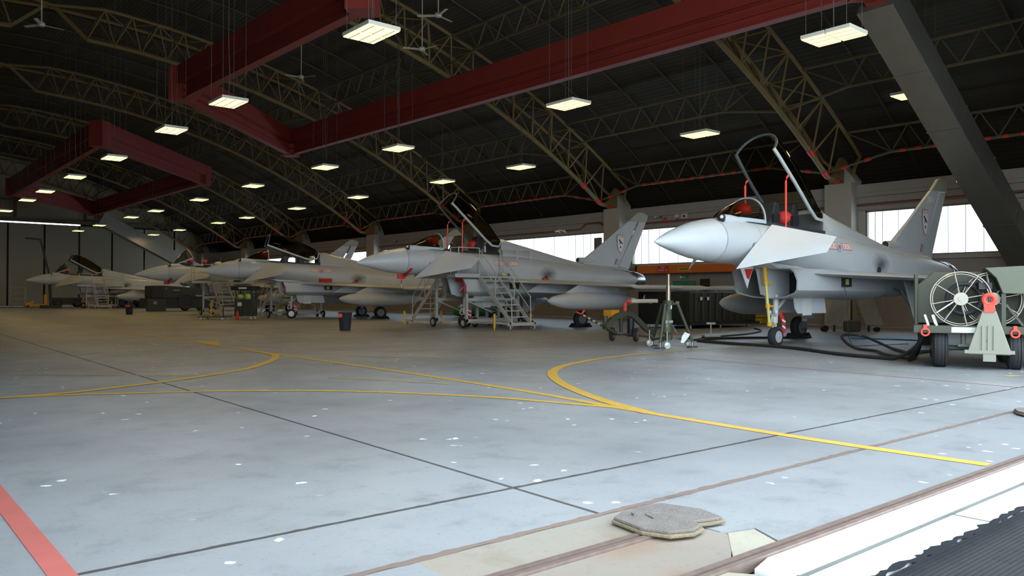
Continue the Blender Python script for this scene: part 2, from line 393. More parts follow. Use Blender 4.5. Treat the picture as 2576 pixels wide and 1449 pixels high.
def rail(x0, x1, y, parent):
    q = MB().span((x0, y-.045, -.05), (x1, y-.012, .012)); q.span((x0, y+.012, -.05), (x1, y+.045, .012)); q.span((x0, y-.012, -.05), (x1, y+.012, -.01))
    return q.build('door_rail', 'rail_steel', parent)
rail(LX, 3.75, 2.915, floor); rail(LX, WX, 2.335, floor)
MB().prism([(3.62, 2.285), (3.42, 2.23), (3.40, 2.10), (3.52, 2.045), (WX, 2.06), (WX, 2.285)], 'z', -0.06, -0.002).build('concrete_strip', 'white_concrete', apron)
MB().prism([(LX, 2.05), (LX, 2.285), (3.28, 2.285), (3.36, 2.18), (3.25, 2.05)], 'z', -0.06, -0.003).build('concrete_strip', 'tan_concrete', apron)
MB().prism([(LX, 1.80), (5.2, 1.80), (5.2, 2.015), (LX, 2.0)], 'z', -0.06, -0.004).build('concrete_strip', 'white_concrete', apron)
MB().prism([(5.22, 1.79), (WX, 1.79), (WX, 2.035), (5.22, 2.015)], 'z', -0.06, -0.004).build('concrete_strip', 'white_concrete', apron)
MB().span((-70, -1.6, -0.06), (110, 1.775, -0.006)).build('asphalt_surface', 'asphalt', apron)
MB().span((-70, -70, -0.06), (110, -1.62, -0.006)).build('bounce_apron', 'pale_concrete', apron)  # unseen pale ground, added to bounce sunlight into the hangar
for k in range(34):      # ribbed tread of the asphalt edge
    y = 1.77 - k*0.026
    MB().span((2.6, y-.016, -0.01), (9.0, y, -0.003)).build('asphalt_rib', 'asphalt', apron)

def stripe(name, pts, width, m, z=0.0035, smooth=True):
    P = [Vector((p[0], p[1], 0)) for p in pts]
    if smooth and len(P) > 2:
        Q = []
        for i in range(len(P)-1):
            a, b, c, d = P[max(i-1, 0)], P[i], P[i+1], P[min(i+2, len(P)-1)]
            for k in range(5):
                t = k/5; Q.append(0.5*((2*b) + (c-a)*t + (2*a-5*b+4*c-d)*t*t + (3*b-a-3*c+d)*t**3))
        P = Q + [P[-1]]
    V = []; F = []
    for i, p in enumerate(P):
        d = (P[min(i+1, len(P)-1)] - P[max(i-1, 0)]).normalized(); n = Vector((-d.y, d.x, 0))*width/2
        V += [(p.x+n.x, p.y+n.y, z), (p.x-n.x, p.y-n.y, z)]
        if i: F.append((2*i-2, 2*i-1, 2*i+1, 2*i))
    return MB().add(V, F).build(name, m, floor)
stripe('painted_line', [(6.93, 2.42), (6.9, 3.37), (6.91, 4.21), (7.0, 5.68), (7.08, 6.58), (7.17, 7.26), (7.30, 8.64), (7.39, 10.46), (7.45, 12.27), (7.47, 14.85), (7.5, 17.28), (7.56, 20.78), (7.6, 22.23), (7.66, 27.46), (7.7, 32.25)], 0.14, 'yellow_line')
stripe('painted_line', [(7.7, 32.25), (7.73, 40), (7.8, 60)], 0.13, 'worn_yellow')
stripe('painted_line', [(7.1, 6.35), (6.89, 6.97), (6.57, 7.96), (6.16, 8.73), (5.7, 9.45), (5.09, 10.15), (4.6, 10.56), (3.85, 11.05), (2.95, 11.48), (2.47, 11.71), (1.6, 11.95), (-2, 12.6)], 0.13, 'yellow_line', 0.0045)
stripe('painted_line', [(7.0, 5.9), (7.32, 6.81), (7.80, 7.82), (8.35, 8.75), (9.02, 9.67), (9.75, 10.40), (10.72, 11.05), (12.3, 11.68), (13.8, 11.98), (15.29, 12.10)], 0.17, 'yellow_line', 0.0055)
stripe('painted_line', [(15.29, 12.10), (17.35, 12.10), (19.5, 12.13)], 0.14, 'worn_yellow', 0.004)
stripe('painted_line', [(7.48, 18.4), (7.40, 17.0), (7.0, 15.95), (6.40, 15.0), (5.64, 14.0), (4.76, 13.28), (3.89, 12.7), (3.17, 12.35), (2.42, 12.02), (1.6, 11.93)], 0.16, 'yellow_line', 0.0065)
stripe('painted_line', [(2.07, 15.46), (4.41, 13.31)], 0.09, 'worn_yellow', smooth=False)
stripe('painted_line', [(6.0, 11.63), (6.56, 10.72), (6.97, 9.71)], 0.09, 'worn_yellow')
stripe('painted_line', [(8.0, 16.0), (9.11, 14.58), (11.14, 12.75), (12.31, 12.18)], 0.08, 'worn_yellow')
MB().prism([(7.56, 20.6), (8.25, 22.6), (7.75, 23.0), (7.56, 22.4)], 'z', 0, .0075).build('painted_line', 'yellow_line', floor)
for x, y in ((8.72, 29.1), (8.68, 26.7), (8.75, 24.8), (8.66, 22.5), (6.47, 22.3), (8.7, 33)):
    stripe('painted_dash', [(x-.05, y-.5), (x+.02, y+.5)], 0.10, 'worn_white', smooth=False)
stripe('painted_line', [(0.825, 4.02), (0.825, 10), (0.84, 40)], 0.115, 'red_line', smooth=False)
stripe('painted_line', [(13.2, 4.1), (13.65, 9.04), (13.9, 11.0)], 0.04, 'thin_red', smooth=False)
for x, y, l in ((15.6, 4.7, .35), (16.4, 4.5, .5), (14.9, 4.95, .25), (17.2, 4.7, .4)):
    stripe('painted_dash', [(x, y), (x+l, y-.12)], 0.16, 'worn_yellow', smooth=False)

# weathered boards that bridge the door rail
def rail_board(x, y, label, rz=0.0, sc=1.0):
    t = thing('rail_cover_board', label, 'board', (x, y, 0.0), rz, 'boards bridging the door rail')
    t.scale = (sc, sc, 1)
    low = [(-.30, -.06), (-.24, -.21), (-.10, -.265), (.02, -.24), (.06, -.17), (.15, -.20), (.25, -.22), (.30, -.03), (.22, .23), (.10, .27), (-.10, .26), (-.26, .20)]
    MB().prism(low, 'z', 0.012, 0.032).build('lower_board', 'board_edge', t, bevel=.006)
    top = [(-.29, -.05), (-.23, -.19), (-.09, -.25), (.00, -.225), (.05, -.15), (.15, -.185), (.24, -.20), (.29, -.02), (.21, .22), (.09, .26), (-.10, .25), (-.25, .19)]
    MB().prism(top, 'z', 0.032, 0.050).build('upper_board', 'weathered_board', t, bevel=.005)
    M = Matrix.Rotation(-.35, 3, 'Z')
    MB().box((-.02, .10, .055), (.26, .035, .016), M=M).build('batten', 'weathered_board', t)
    MB().box((.02, .02, .053), (.24, .10, .008), M=M).build('patch', 'weathered_board', t)
    return t
rail_board(3.68, 2.97, 'weathered wooden board laid over the rail end in the foreground')
rail_board(10.3, 3.05, 'weathered board at the right edge beyond the yellow line end', 0.4)

# ------------------------------------------------------------------ walls
wall_right = struct(MB().span((WX, Y0, 0), (WX+.35, Y1, 3.02)).build('wall_right', 'wall_lower'))
MB().span((WX, Y0, 5.08), (WX+.35, Y1, 6.2)).build('upper_wall', 'wall_paint', wall_right)
MB().span((WX-.14, Y0, 5.68), (WX, Y1, 6.2)).build('eaves_beam', 'wall_paint', wall_right)
MB().span((WX-.09, Y0, 2.88), (WX, Y1, 3.05)).build('sill_ledge', 'wall_paint', wall_right)
MB().span((WX, Y0, 6.16), (WX+3.4, Y1, 6.24)).build('gutter_floor', 'wall_paint', wall_right)
wall_left = struct(MB().span((LX-.35, Y0, 0), (LX, Y1, 6.2)).build('wall_left', 'wall_lower'))
MB().span((LX-3.4, Y0, 6.16), (LX, Y1, 6.24)).build('gutter_floor', 'wall_paint', wall_left)
for y in TY:
    MB().span((WX-.62, y-.62, 0), (WX, y+.62, 6.3)).build('pier', 'pier_paint', wall_right)
    MB().prism([(y-.60, 6.2), (y-.60, 6.45), (y-.05, 7.15), (y+.05, 7.15), (y+.60, 6.45), (y+.60, 6.2)], 'x', WX-.25, WX+.35).build('pier_cap', 'pier_paint', wall_right)
    MB().span((WX, y-.95, 3.0), (WX+.35, y+.95, 5.1)).build('window_pier', 'pier_paint', wall_right)
MB().tube([(WX-.10, Y0, 5.33), (WX-.10, 32.4, 5.33), (WX-.10, 32.9, 5.62), (WX-.10, 34.0, 5.62), (WX-.10, 34.5, 5.30), (WX-.10, Y1, 5.28)], .055, 8).build('water_pipe', 'pipe_red', wall_right)
MB().tube([(WX-.17, Y0, 5.86), (WX-.17, Y1, 5.80)], .018, 6).build('conduit', 'conduit', wall_right)
for y in (29.2, 16.5, 44.4):
    MB().tube([(WX-.04, y, 5.8), (WX-.04, y, 2.7), (WX-.04, y-.35, 2.4), (WX-.04, y-.35, .8)], .018, 6).build('conduit', 'conduit', wall_right)
# windows: one long strip of panes in each bay
def window(n, y0, y1):
    k = max(1, round((y1-y0)/0.645)); st = (y1-y0)/k
    q = MB()
    q.span((WX+.02, y0-.06, 5.0), (WX+.14, y1+.06, 5.09)); q.span((WX+.02, y0-.06, 3.02), (WX+.14, y1+.06, 3.11))
    q.span((WX+.02, y0-.06, 3.0), (WX+.14, y0, 5.08)); q.span((WX+.02, y1, 3.0), (WX+.14, y1+.06, 5.08))
    fr = struct(q.build('window_%d' % n, 'window_frame'))
    for i in range(1, k):
        MB().span((WX+.05, y0+i*st-.008, 3.1), (WX+.08, y0+i*st+.008, 5.01)).build('mullion', 'window_frame', fr)
    pm = MB().span((0, 0, 0), (.008, st-.022, 1.9)).build('pane', 'pane_glass', fr); pm.location = (WX+.066, y0+.011, 3.11)
    for i in range(1, k):
        share(pm, 'pane', fr, Matrix.Translation((WX+.066, y0+i*st+.011, 3.11)))
    return fr
for i in range(7):
    a, b = TY[i]+.95, TY[i+1]-.95
    if i == 0: a = 11.5
    window(i+1, a+.06, b-.06)
    if i == 0: MB().span((WX, Y0, 3.0), (WX+.35, 11.45, 5.1)).build('window_pier', 'wall_paint', wall_right)
# blanked panes
for y in (33.1, 56.7):
    MB().span((WX-.02, y-.3, 3.7), (WX+.05, y+.3, 4.75)).build('blanking_plate', 'window_frame', wall_right)

# ------------------------------------------------------------------ far door
door = struct(MB().span((LX, Y1+.12, 0), (WX+3, Y1+.4, 8.92)).build('door_1', 'door_gap'))
xx = LX
k = 0
edges = [13.9-3.41*i for i in range(9, 0, -1)] + [13.94, 17.36, 20.76, 24.14, 27.6, 31.0, WX]
for a, b in zip(edges[:-1], edges[1:]):
    MB().span((a+.09, Y1-.02+(.06 if k % 2 else 0), .06), (b-.09, Y1+.14, 8.86)).build('door_leaf', 'door_paint', door); k += 1
MB().span((20.9, Y1+.0, 8.86), (WX+3, Y1+.3, 9.2)).build('slit_filler', 'door_gap', door)  # filler added to cut the daylight slit short at this end
P = []
for i in range(49):
    dx = -28.4 + 56.8*i/48; P.append((XC+dx, arc(RR, dx)))
wall_back = struct(MB().prism([(LX-3, 9.1)] + [p for p in P if p[1] > 9.1] + [(WX+3, 9.1)], 'y', Y1+.10, Y1+.35).build('wall_back', 'door_paint'))
MB().span((LX, Y1-.35, 9.05), (WX+2, Y1+.1, 9.45)).build('door_head_beam', 'girder_paint', wall_back)
for x in (LX+6, 1.0, 7.9, 14.6, 21.4, 28):
    MB().span((x-.12, Y1-.15, 9.4), (x+.12, Y1+.12, arc(RB, x-XC))).build('gable_post', 'girder_paint', wall_back)
MB().span((LX, Y1-.1, 11.3), (WX, Y1+.10, 11.42)).build('gable_rail', 'girder_paint', wall_back)
# near gable over the open doorway, and the wall ends beside it
PG = [(LX-3, 9.6)] + [p for p in P if p[1] > 9.6] + [(WX+3, 9.6)]
wall_front = struct(MB().prism(PG, 'y', Y0-.25, Y0).build('wall_front', 'wall_paint'))
MB().span((WX-.4, Y0-.25, 0), (WX+3.4, Y0, 9.6)).build('wall_return', 'wall_paint', wall_front)
MB().span((LX-3.4, Y0-.25, 0), (LX+.4, Y0, 9.6)).build('wall_return', 'wall_paint', wall_front)

# unseen sliding leaves of the near door, placed to shade both sides of the opening
door3 = struct(MB().span((LX-2.5, 2.62, 9.3), (WX+1, 2.98, 9.62)).build('door_3', 'girder_paint'))
for i in range(5):
    MB().span((LX-.5+3.65*i, 2.84, .03), (LX-.5+3.65*i+3.6, 2.99, 9.3)).build('door_leaf', 'door_paint', door3)
for i in range(5):
    MB().span((17.6+3.45*i, 2.84, .03), (17.6+3.45*i+3.4, 2.99, 9.3)).build('door_leaf', 'door_paint', door3)

# ------------------------------------------------------------------ roof: corrugated sheets, ribs, trusses, lattice girders
def roof_mesh():
    q = MB(); n = 96; V = []
    for i in range(n+1):
        dx = -29.0 + 58.0*i/n
        r = RR + (0.02 if i % 2 else -0.02)
        V += [(XC+dx, Y0-.3, arc(r, dx)), (XC+dx, Y1+.4, arc(r, dx))]
    F = [(2*i, 2*i+1, 2*i+3, 2*i+2) for i in range(n)]
    V2 = [(a, b, c+.12) for a, b, c in V]; m = len(V)
    return q.add(V+V2, F + [tuple(j+m for j in reversed(f)) for f in F])
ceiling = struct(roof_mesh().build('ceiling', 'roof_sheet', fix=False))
def corrugate():
    m = MATS['roof_sheet']; nt = m.node_tree; b = nt.nodes['Principled BSDF']
    ge = nt.nodes.new('ShaderNodeNewGeometry'); wv = nt.nodes.new('ShaderNodeTexWave'); wv.bands_direction = 'X'; wv.inputs['Scale'].default_value = 1.6
    wv.inputs['Distortion'].default_value = 0.3
    nt.links.new(ge.outputs['Position'], wv.inputs['Vector'])
    bp = nt.nodes.new('ShaderNodeBump'); bp.inputs['Strength'].default_value = 0.3; bp.inputs['Distance'].default_value = 0.04
    nt.links.new(wv.outputs['Fac'], bp.inputs['Height']); nt.links.new(bp.outputs['Normal'], b.inputs['Normal'])
corrugate()
def arcpts(R, d0, d1, n, y): return [(XC+d0+(d1-d0)*i/n, y, arc(R, d0+(d1-d0)*i/n)) for i in range(n+1)]
for i in range(7):
    for f in (.2, .4, .6, .8):
        MB().tube(arcpts(RR-.10, -28, 28, 40, TY[i]+BAY*f), .045, 5).build('roof_rib', 'roof_rib', ceiling)
HW = 0.85
ND = [1.65 + (25.0-1.65)*i/18 for i in range(19)]
def truss(y, detail):
    root = MB().tube([(XC+d, y, arc(RB, d)) for d in ND] + [(WX-.05, y, 6.42)], .115, 8).build('roof_truss', 'truss_paint', ceiling, smooth=True)
    MB().tube([(XC-d, y, arc(RB, d)) for d in ND] + [(LX+.05, y, 6.42)], .115, 8).build('bottom_chord', 'truss_paint', root)
    for s in (1, -1):
        foot = WX if s > 0 else LX
        for e in (-1, 1):
            MB().tube([(XC, y+e*.2, arc(RT, 0)-.15)] + [(XC+s*d, y+e*HW, arc(RT, d)) for d in [2.2+24.0*i/24 for i in range(25)]] + [(foot, y+e*.45, 7.0), (foot+s*.1, y+e*.3, 6.3)], .085, 6).build('top_chord', 'truss_paint', root)
        # foot plates at the springing
        MB().prism([(foot-s*1.3, 6.36), (foot+s*.1, 6.30), (foot+s*.1, 7.3), (foot-s*.35, 7.5)], 'y', y-.10, y+.10).build('foot_plate', 'truss_paint', root)
        M = []
        M.append(((XC+s*1.65, y, arc(RB, 1.65)), (XC+s*.15, y, arc(RT, 0)-.12), .10))
        tops = [XC+s*(ND[i]+ND[i+1])/2 for i in range(18)]
        for i in range(18):
            dt = (ND[i]+ND[i+1])/2
            for e in (-1, 1):
                T = (XC+s*dt, y+e*HW, arc(RT, dt))
                M.append(((XC+s*ND[i], y, arc(RB, ND[i])), T, .042)); M.append((T, (XC+s*ND[i+1], y, arc(RB, ND[i+1])), .042))
            if i < 17:
                d2 = (ND[i+1]+ND[i+2])/2
                a = (XC+s*dt, y-HW, arc(RT, dt)); b = (XC+s*d2, y+HW, arc(RT, d2))
                if i % 2: a, b = (XC+s*dt, y+HW, arc(RT, dt)), (XC+s*d2, y-HW, arc(RT, d2))
                M.append((a, b, .034)); M.append(((XC+s*dt, y-HW, arc(RT, dt)), (XC+s*dt, y+HW, arc(RT, dt)), .034))
        if detail and s > 0:
            for a, b, r in M: brace('brace', a, b, r, 'truss_paint', root, 5)
        else:
            q = MB()
            for a, b, r in M: q.cyl(a, b, r, 4)
            q.build('brace_web', 'truss_paint', root, fix=False)['kind'] = 'stuff'
    # red warning bands at the foot
    d0 = ND[-1]
    for (a, b) in (((d0-1.55, 0), (d0-1.25, 0)), ((d0-.35, 0), (d0-.08, 0))):
        p = Vector((XC+a[0], y, arc(RB, a[0]))); r = Vector((XC+b[0], y, arc(RB, b[0])))
        MB().cyl(p, r, .135, 10).build('warning_band', 'marker_red', root)
    MB().cyl((WX-1.0, y, 6.43), (WX-.65, y, 6.43), .135, 10).build('warning_band', 'marker_red', root)
    return root
for i, y in enumerate(TY): truss(y, i in (1, 2, 3))
# longitudinal lattice girders between the trusses
def girder(x, i, detail, beads):
    d = x-XC; ya, yb = TY[i], TY[i+1]; zt = arc(RT, d)-.02; zb = zt-1.05; zm = arc(RB, d)
    n = 9; st = (yb-ya-2*HW)/n; Y = [ya+HW+st*k for k in range(n+1)]
    root = MB().cyl((x, ya+HW, zt), (x, yb-HW, zt), .06, 6).build('lattice_girder', 'girder_paint', ceiling)
    MB().cyl((x, Y[1]+st/2, zb), (x, Y[-2]-st/2, zb), .06, 6).build('bottom_chord', 'girder_paint', root)
    M = [((x, Y[1]+st/2, zb), (x, ya, zm+.1), .055), ((x, Y[-2]-st/2, zb), (x, yb, zm+.1), .055), ((x, Y[1]+st/2, zb), (x, ya+HW, zt), .035), ((x, Y[-2]-st/2, zb), (x, yb-HW, zt), .035)]
    B = [Y[k]+st/2 for k in range(1, n-1)]
    for k in range(len(B)):
        M.append(((x, B[k], zb), (x, B[k]-st/2, zt), .032)); M.append(((x, B[k], zb), (x, B[k]+st/2, zt), .032))
    if detail:
        for a, b, r in M: brace('brace', a, b, r, 'girder_paint', root, 5)
    else:
        q = MB()
        for a, b, r in M: q.cyl(a, b, r, 4)
        q.build('brace_web', 'girder_paint', root, fix=False)['kind'] = 'stuff'
    if beads:
        src = None
        k = 0; y = Y[1]+st/2
        while y < Y[-2]-st/2:
            if src is None: src = MB().cyl((0, -.11, 0), (0, .11, 0), .072, 8).build('warning_band', 'marker_red', root); src.location = (x, y, zb)
            else: share(src, 'warning_band', root, Matrix.Translation((x, y, zb)))
            y += .62
        for s, yy, y2 in ((1, ya, Y[1]+st/2), (-1, yb, Y[-2]-st/2)):
            a = Vector((x, yy, zm+.1)); b = Vector((x, y2, zb))
            for f in (.25, .6):
                p = a.lerp(b, f); r = a.lerp(b, f+.09)
                MB().cyl(p, r, .072, 8).build('warning_band', 'marker_red', root)
for x in (22.0, 29.4, 32.9):
    for i in range(7):
        girder(x, i, i in (1, 2), x > 32)
for i in range(7): girder(XC-7.0, i, False, False)

# ------------------------------------------------------------------ red steel frames hung under the roof and their clad raking legs
def red_frame(label, pts, closed=True, zb=9.30):
    t = thing('red_steel_frame', label, 'steel frame', (pts[0][0], pts[0][1], zb), 0, 'red steel frames under the roof')
    o = Vector((pts[0][0], pts[0][1], 0))
    for k in range(len(pts) if closed else len(pts)-1):
        a, b = Vector((pts[k][0], pts[k][1], 0))-o, Vector((pts[(k+1) % len(pts)][0], pts[(k+1) % len(pts)][1], 0))-o
        d = (b-a).normalized(); n = Vector((-d.y, d.x, 0)); ex = d*.18
        def beam(name, n0, n1, z0, z1):
            V = []
            for p in (a-ex, b+ex):
                for q, z in ((n0, z0), (n1, z0), (n1, z1), (n0, z1)): V.append((p.x+n.x*q, p.y+n.y*q, z))
            return MB().add(V, [(0, 1, 5, 4), (1, 2, 6, 5), (2, 3, 7, 6), (3, 0, 4, 7), (3, 2, 1, 0), (4, 5, 6, 7)])
        w = beam('web_box', -.34, .34, .62, 1.34).build('box_beam', 'red_steel', t)
        for z in (.60, .30, .0):
            beam('flange', -.17, .17, z, z+.05).build('flange', 'red_steel', w)
        beam('web', -.06, .06, .04, .62).build('web', 'red_steel', w)
    for p in pts:
        MB().box((p[0]-o.x, p[1]-o.y, .66), (.8, .8, 1.40), PI/4).build('corner_plate', 'red_steel', t)
    return t
red_frame('red steel roof frame nearest the camera, running above the nearest jets', [(20.9, 10.2), (19.9, 43.4), (10.9, 34.1), (11.3, 20.0)], closed=False)
red_frame('red steel roof frame deep in the dark end of the hangar', [(20.4, 59.1), (20.0, 89.6), (11.0, 76.0), (10.9, 47.6)])
def raking_leg(label, x0, z0, x1, z1, y, w=1.0, h=0.85):
    t = thing('raking_leg', label, 'roof strut', (x0, y, 0), 0, 'clad raking legs of the roof frames')
    a = Vector((0, 0, z0)); b = Vector((x1-x0, 0, z1)); d = (b-a).normalized(); n = Vector((-d.z, 0, d.x))
    if n.z < 0: n = -n
    V = []
    for p in (a, b):
        for s, e in ((-1, 0), (1, 0), (1, 1), (-1, 1)): V.append(p + Vector((0, s*w/2, 0)) + n*(e*h))
    MB().add(V, [(0, 1, 5, 4), (1, 2, 6, 5), (2, 3, 7, 6), (3, 0, 4, 7), (3, 2, 1, 0), (4, 5, 6, 7)]).build('cladding', 'clad_grey', t, bevel=.03)
    L = (b-a).length
    k = 1
    while k*2.6 < L-.5:
        p = a + d*(k*2.6); V = []
        for q in (p, p+d*.05):
            for s, e in ((-1, 0), (1, 0), (1, 1), (-1, 1)): V.append(q + Vector((0, s*(w/2+.012), 0)) + n*(e*(h+.024)-.012))
        MB().add(V, [(0, 1, 5, 4), (1, 2, 6, 5), (2, 3, 7, 6), (3, 0, 4, 7), (3, 2, 1, 0), (4, 5, 6, 7)]).build('seam_band', 'clad_grey', t); k += 1
    c = a - d*.5 + n*h*.5; e2 = a + d*.3 + n*h*.5
    MB().bar(c, e2, .5, .5).build('stub_beam', 'red_steel', t)
    return t
raking_leg('grey clad raking leg crossing the top right corner beside the hanging lights', 21.35, 9.05, 33.2, 2.05, 10.25)
raking_leg('grey clad raking leg cut off by the top right corner of the picture', 22.9, 9.2, 33.2, 3.55, 6.7)
raking_leg('silver clad raking leg in front of the far hangar door', 20.4, 8.5, 33.2, 1.85, 90.2, 1.2, 1.3)

# ------------------------------------------------------------------ fighter jets   (body axes: x aft from nose tip, y to port, z up)
ST = [(0.0, 2.555, 2.535, 2.515, .02, 2, 2), (.10, 2.61, 2.54, 2.475, .06, 2, 2), (.25, 2.69, 2.545, 2.43, .125, 2, 2), (.5, 2.80, 2.565, 2.37, .215, 2, 2), (.9, 2.94, 2.60, 2.275, .34, 2, 2),
      (1.3, 3.06, 2.63, 2.20, .45, 2, 2), (1.9, 3.17, 2.66, 2.14, .575, 2, 2), (2.3, 3.215, 2.67, 2.12, .64, 2.05, 2), (2.9, 3.18, 2.67, 2.11, .71, 2.4, 2),
      (3.45, 3.14, 2.66, 2.09, .77, 2.9, 2), (4.2, 3.10, 2.62, 2.03, .84, 3.0, 2.1), (5.0, 3.06, 2.58, 1.98, .91, 3.0, 2.2), (5.8, 3.05, 2.5, 1.9, .98, 2.8, 2.4),
      (6.5, 3.03, 2.42, 1.75, 1.03, 2.5, 2.8), (7.5, 2.98, 2.32, 1.50, 1.08, 2.3, 3), (9.0, 2.84, 2.18, 1.32, 1.11, 2.2, 3), (10.5, 2.70, 2.10, 1.31, 1.07, 2.2, 3),
      (12.0, 2.60, 2.08, 1.42, .99, 2.3, 2.6), (13.0, 2.50, 2.05, 1.55, .92, 2.3, 2.3), (13.5, 2.43, 2.03, 1.62, .87, 2.3, 2.2)]
def station(u):
    for a, b in zip(ST[:-1], ST[1:]):
        if a[0] <= u <= b[0]:
            t = (u-a[0])/(b[0]-a[0]); return tuple(p+(q-p)*t for p, q in zip(a, b))
    return ST[-1]
def half_width(u, z):
    _, wt, wm, wb, hw, nt, nb = station(u)
    if z >= wm: t = min(1, (z-wm)/(wt-wm)); n = nt
    else: t = min(1, (wm-z)/(wm-wb)); n = nb
    return hw*max(0, 1-t**n)**(1/n)
def ring(u, n=14):
    _, wt, wm, wb, hw, nt, nb = station(u); P = []
    for i in range(n+1):
        a = PI/2*i/n; P.append((hw*math.sin(a)**(2/nt) if i else 0, wm+(wt-wm)*max(0, math.cos(a))**(2/nt) if i < n else wm))
    for i in range(1, n+1):
        a = PI/2*i/n; P.append((hw*max(0, math.cos(a))**(2/nb) if i < n else 0, wm-(wm-wb)*math.sin(a)**(2/nb)))
    return [(u, y, z) for y, z in P] + [(u, -y, z) for y, z in reversed(P[1:-1])]
def loft(u0, u1, n):
    us = sorted(set([u0, u1] + [u0+(u1-u0)*i/n for i in range(n+1)]))
    return MB().rings([ring(u) for u in us])
def decal(u0, u1, z0, z1, nu=4, nz=4, off=.008, s=1):
    V = []; F = []
    for i in range(nu+1):
        for j in range(nz+1):
            u = u0+(u1-u0)*i/nu; z = z0+(z1-z0)*j/nz; V.append((u, s*(half_width(u, z)+off), z))
    for i in range(nu):
        for j in range(nz): F.append((i*(nz+1)+j, (i+1)*(nz+1)+j, (i+1)*(nz+1)+j+1, i*(nz+1)+j+1))
    return MB().add(V, F)
def wing_panel(P0, P1, n=10):
    """lofted aerofoil between root (le, te, y, z, thickness) and tip"""
    def sec(le, te, y, z, th):
        xs = [0, .03, .1, .25, .45, .7, 1.0]; hs = [0, .35, .65, .95, 1.0, .6, .06]
        up = [(le+(te-le)*x, y, z+th/2*h) for x, h in zip(xs, hs)]; dn = [(le+(te-le)*x, y, z-th/2*h) for x, h in zip(xs[1:], hs[1:])]
        return up + dn[::-1]
    return MB().rings([sec(*[a+(b-a)*t/4 for a, b in zip(P0, P1)]) for t in range(5)])
def canopy_section(half, zs, top, n=14, k=2.2):
    out = []
    for i in range(n+1):
        a = PI*i/n; c = math.cos(a); out.append((half*(abs(c)**(2/k))*(1 if c >= 0 else -1), zs+(top-zs)*math.sin(a)**(2/k) if 0 < i < n else zs))
    return out
def glazed(us, half, zs, top, thick, parent, gname, gm, M, frame_ends, rail_name='side_rail', hoop_dark=True):
    """a bubble of glass with side rails and end hoops; M moves it (opened)"""
    R = [[(u,) + p for p in canopy_section(h, z, t)] for u, h, z, t in zip(us, half, zs, top)]
    n = len(R[0])
    def put(q): q.v = [tuple(M @ Vector(p)) for p in q.v]; return q
    put(MB().rings(R, cap=False, closed=False)).build(gname, gm, parent, smooth=True, fix=False)
    for k in frame_ends:
        u, h, z, t = us[k], half[k], zs[k], top[k]
        a = canopy_section(h+.012, z, t+.012); b = canopy_section(h-.035, z, t-.035); V = []
        d = .045 if k == 0 else -.045
        for s in (0, d):
            V += [(u+s,)+p for p in a] + [(u+s,)+p for p in b]
        F = []; m = len(a)
        for i in range(m-1):
            F += [(i, i+1, m+i+1, m+i), (2*m+i, 3*m+i, 3*m+i+1, 2*m+i+1), (i, 2*m+i, 2*m+i+1, i+1), (m+i, m+i+1, 3*m+i+1, 3*m+i)]
        put(MB().add(V, F)).build('hoop_frame', 'hoop_dark' if hoop_dark and k == 0 else 'frame_pale', parent, smooth=True)
    for s in (1, -1):
        V = []; F = []
        for i, (u, h, z) in enumerate(zip(us, half, zs)):
            for dy, dz in ((.012, -.045), (.012, .045), (-.03, .045), (-.03, -.045)): V.append((u, s*(h+dy), z+dz))
            if i:
                for q in range(4): F.append(((i-1)*4+q, (i-1)*4+(q+1) % 4, i*4+(q+1) % 4, i*4+q))
        m = len(us)-1; F += [(0, 1, 2, 3), (m*4+3, m*4+2, m*4+1, m*4)]
        put(MB().add(V, F)).build(rail_name, 'frame_pale' if s > 0 else 'hoop_dark', parent)
def wheel(q, h, c, axis, r, w):
    q.lathe(Vector(c)-Vector(axis)*w/2, axis, [(0, r*.62), (.01, r*.80), (w*.12, r*.93), (w*.3, r), (w*.7, r), (w*.88, r*.93), (w-.01, r*.80), (w, r*.62)], 24)
    h.lathe(Vector(c)-Vector(axis)*(w/2+.006), axis, [(0, r*.30), (.004, r*.58), (w+.008, r*.58), (w+.012, r*.30)], 20)
    h.lathe(Vector(c)-Vector(axis)*(w/2+.03), axis, [(0, r*.14), (w+.06, r*.14)], 10)

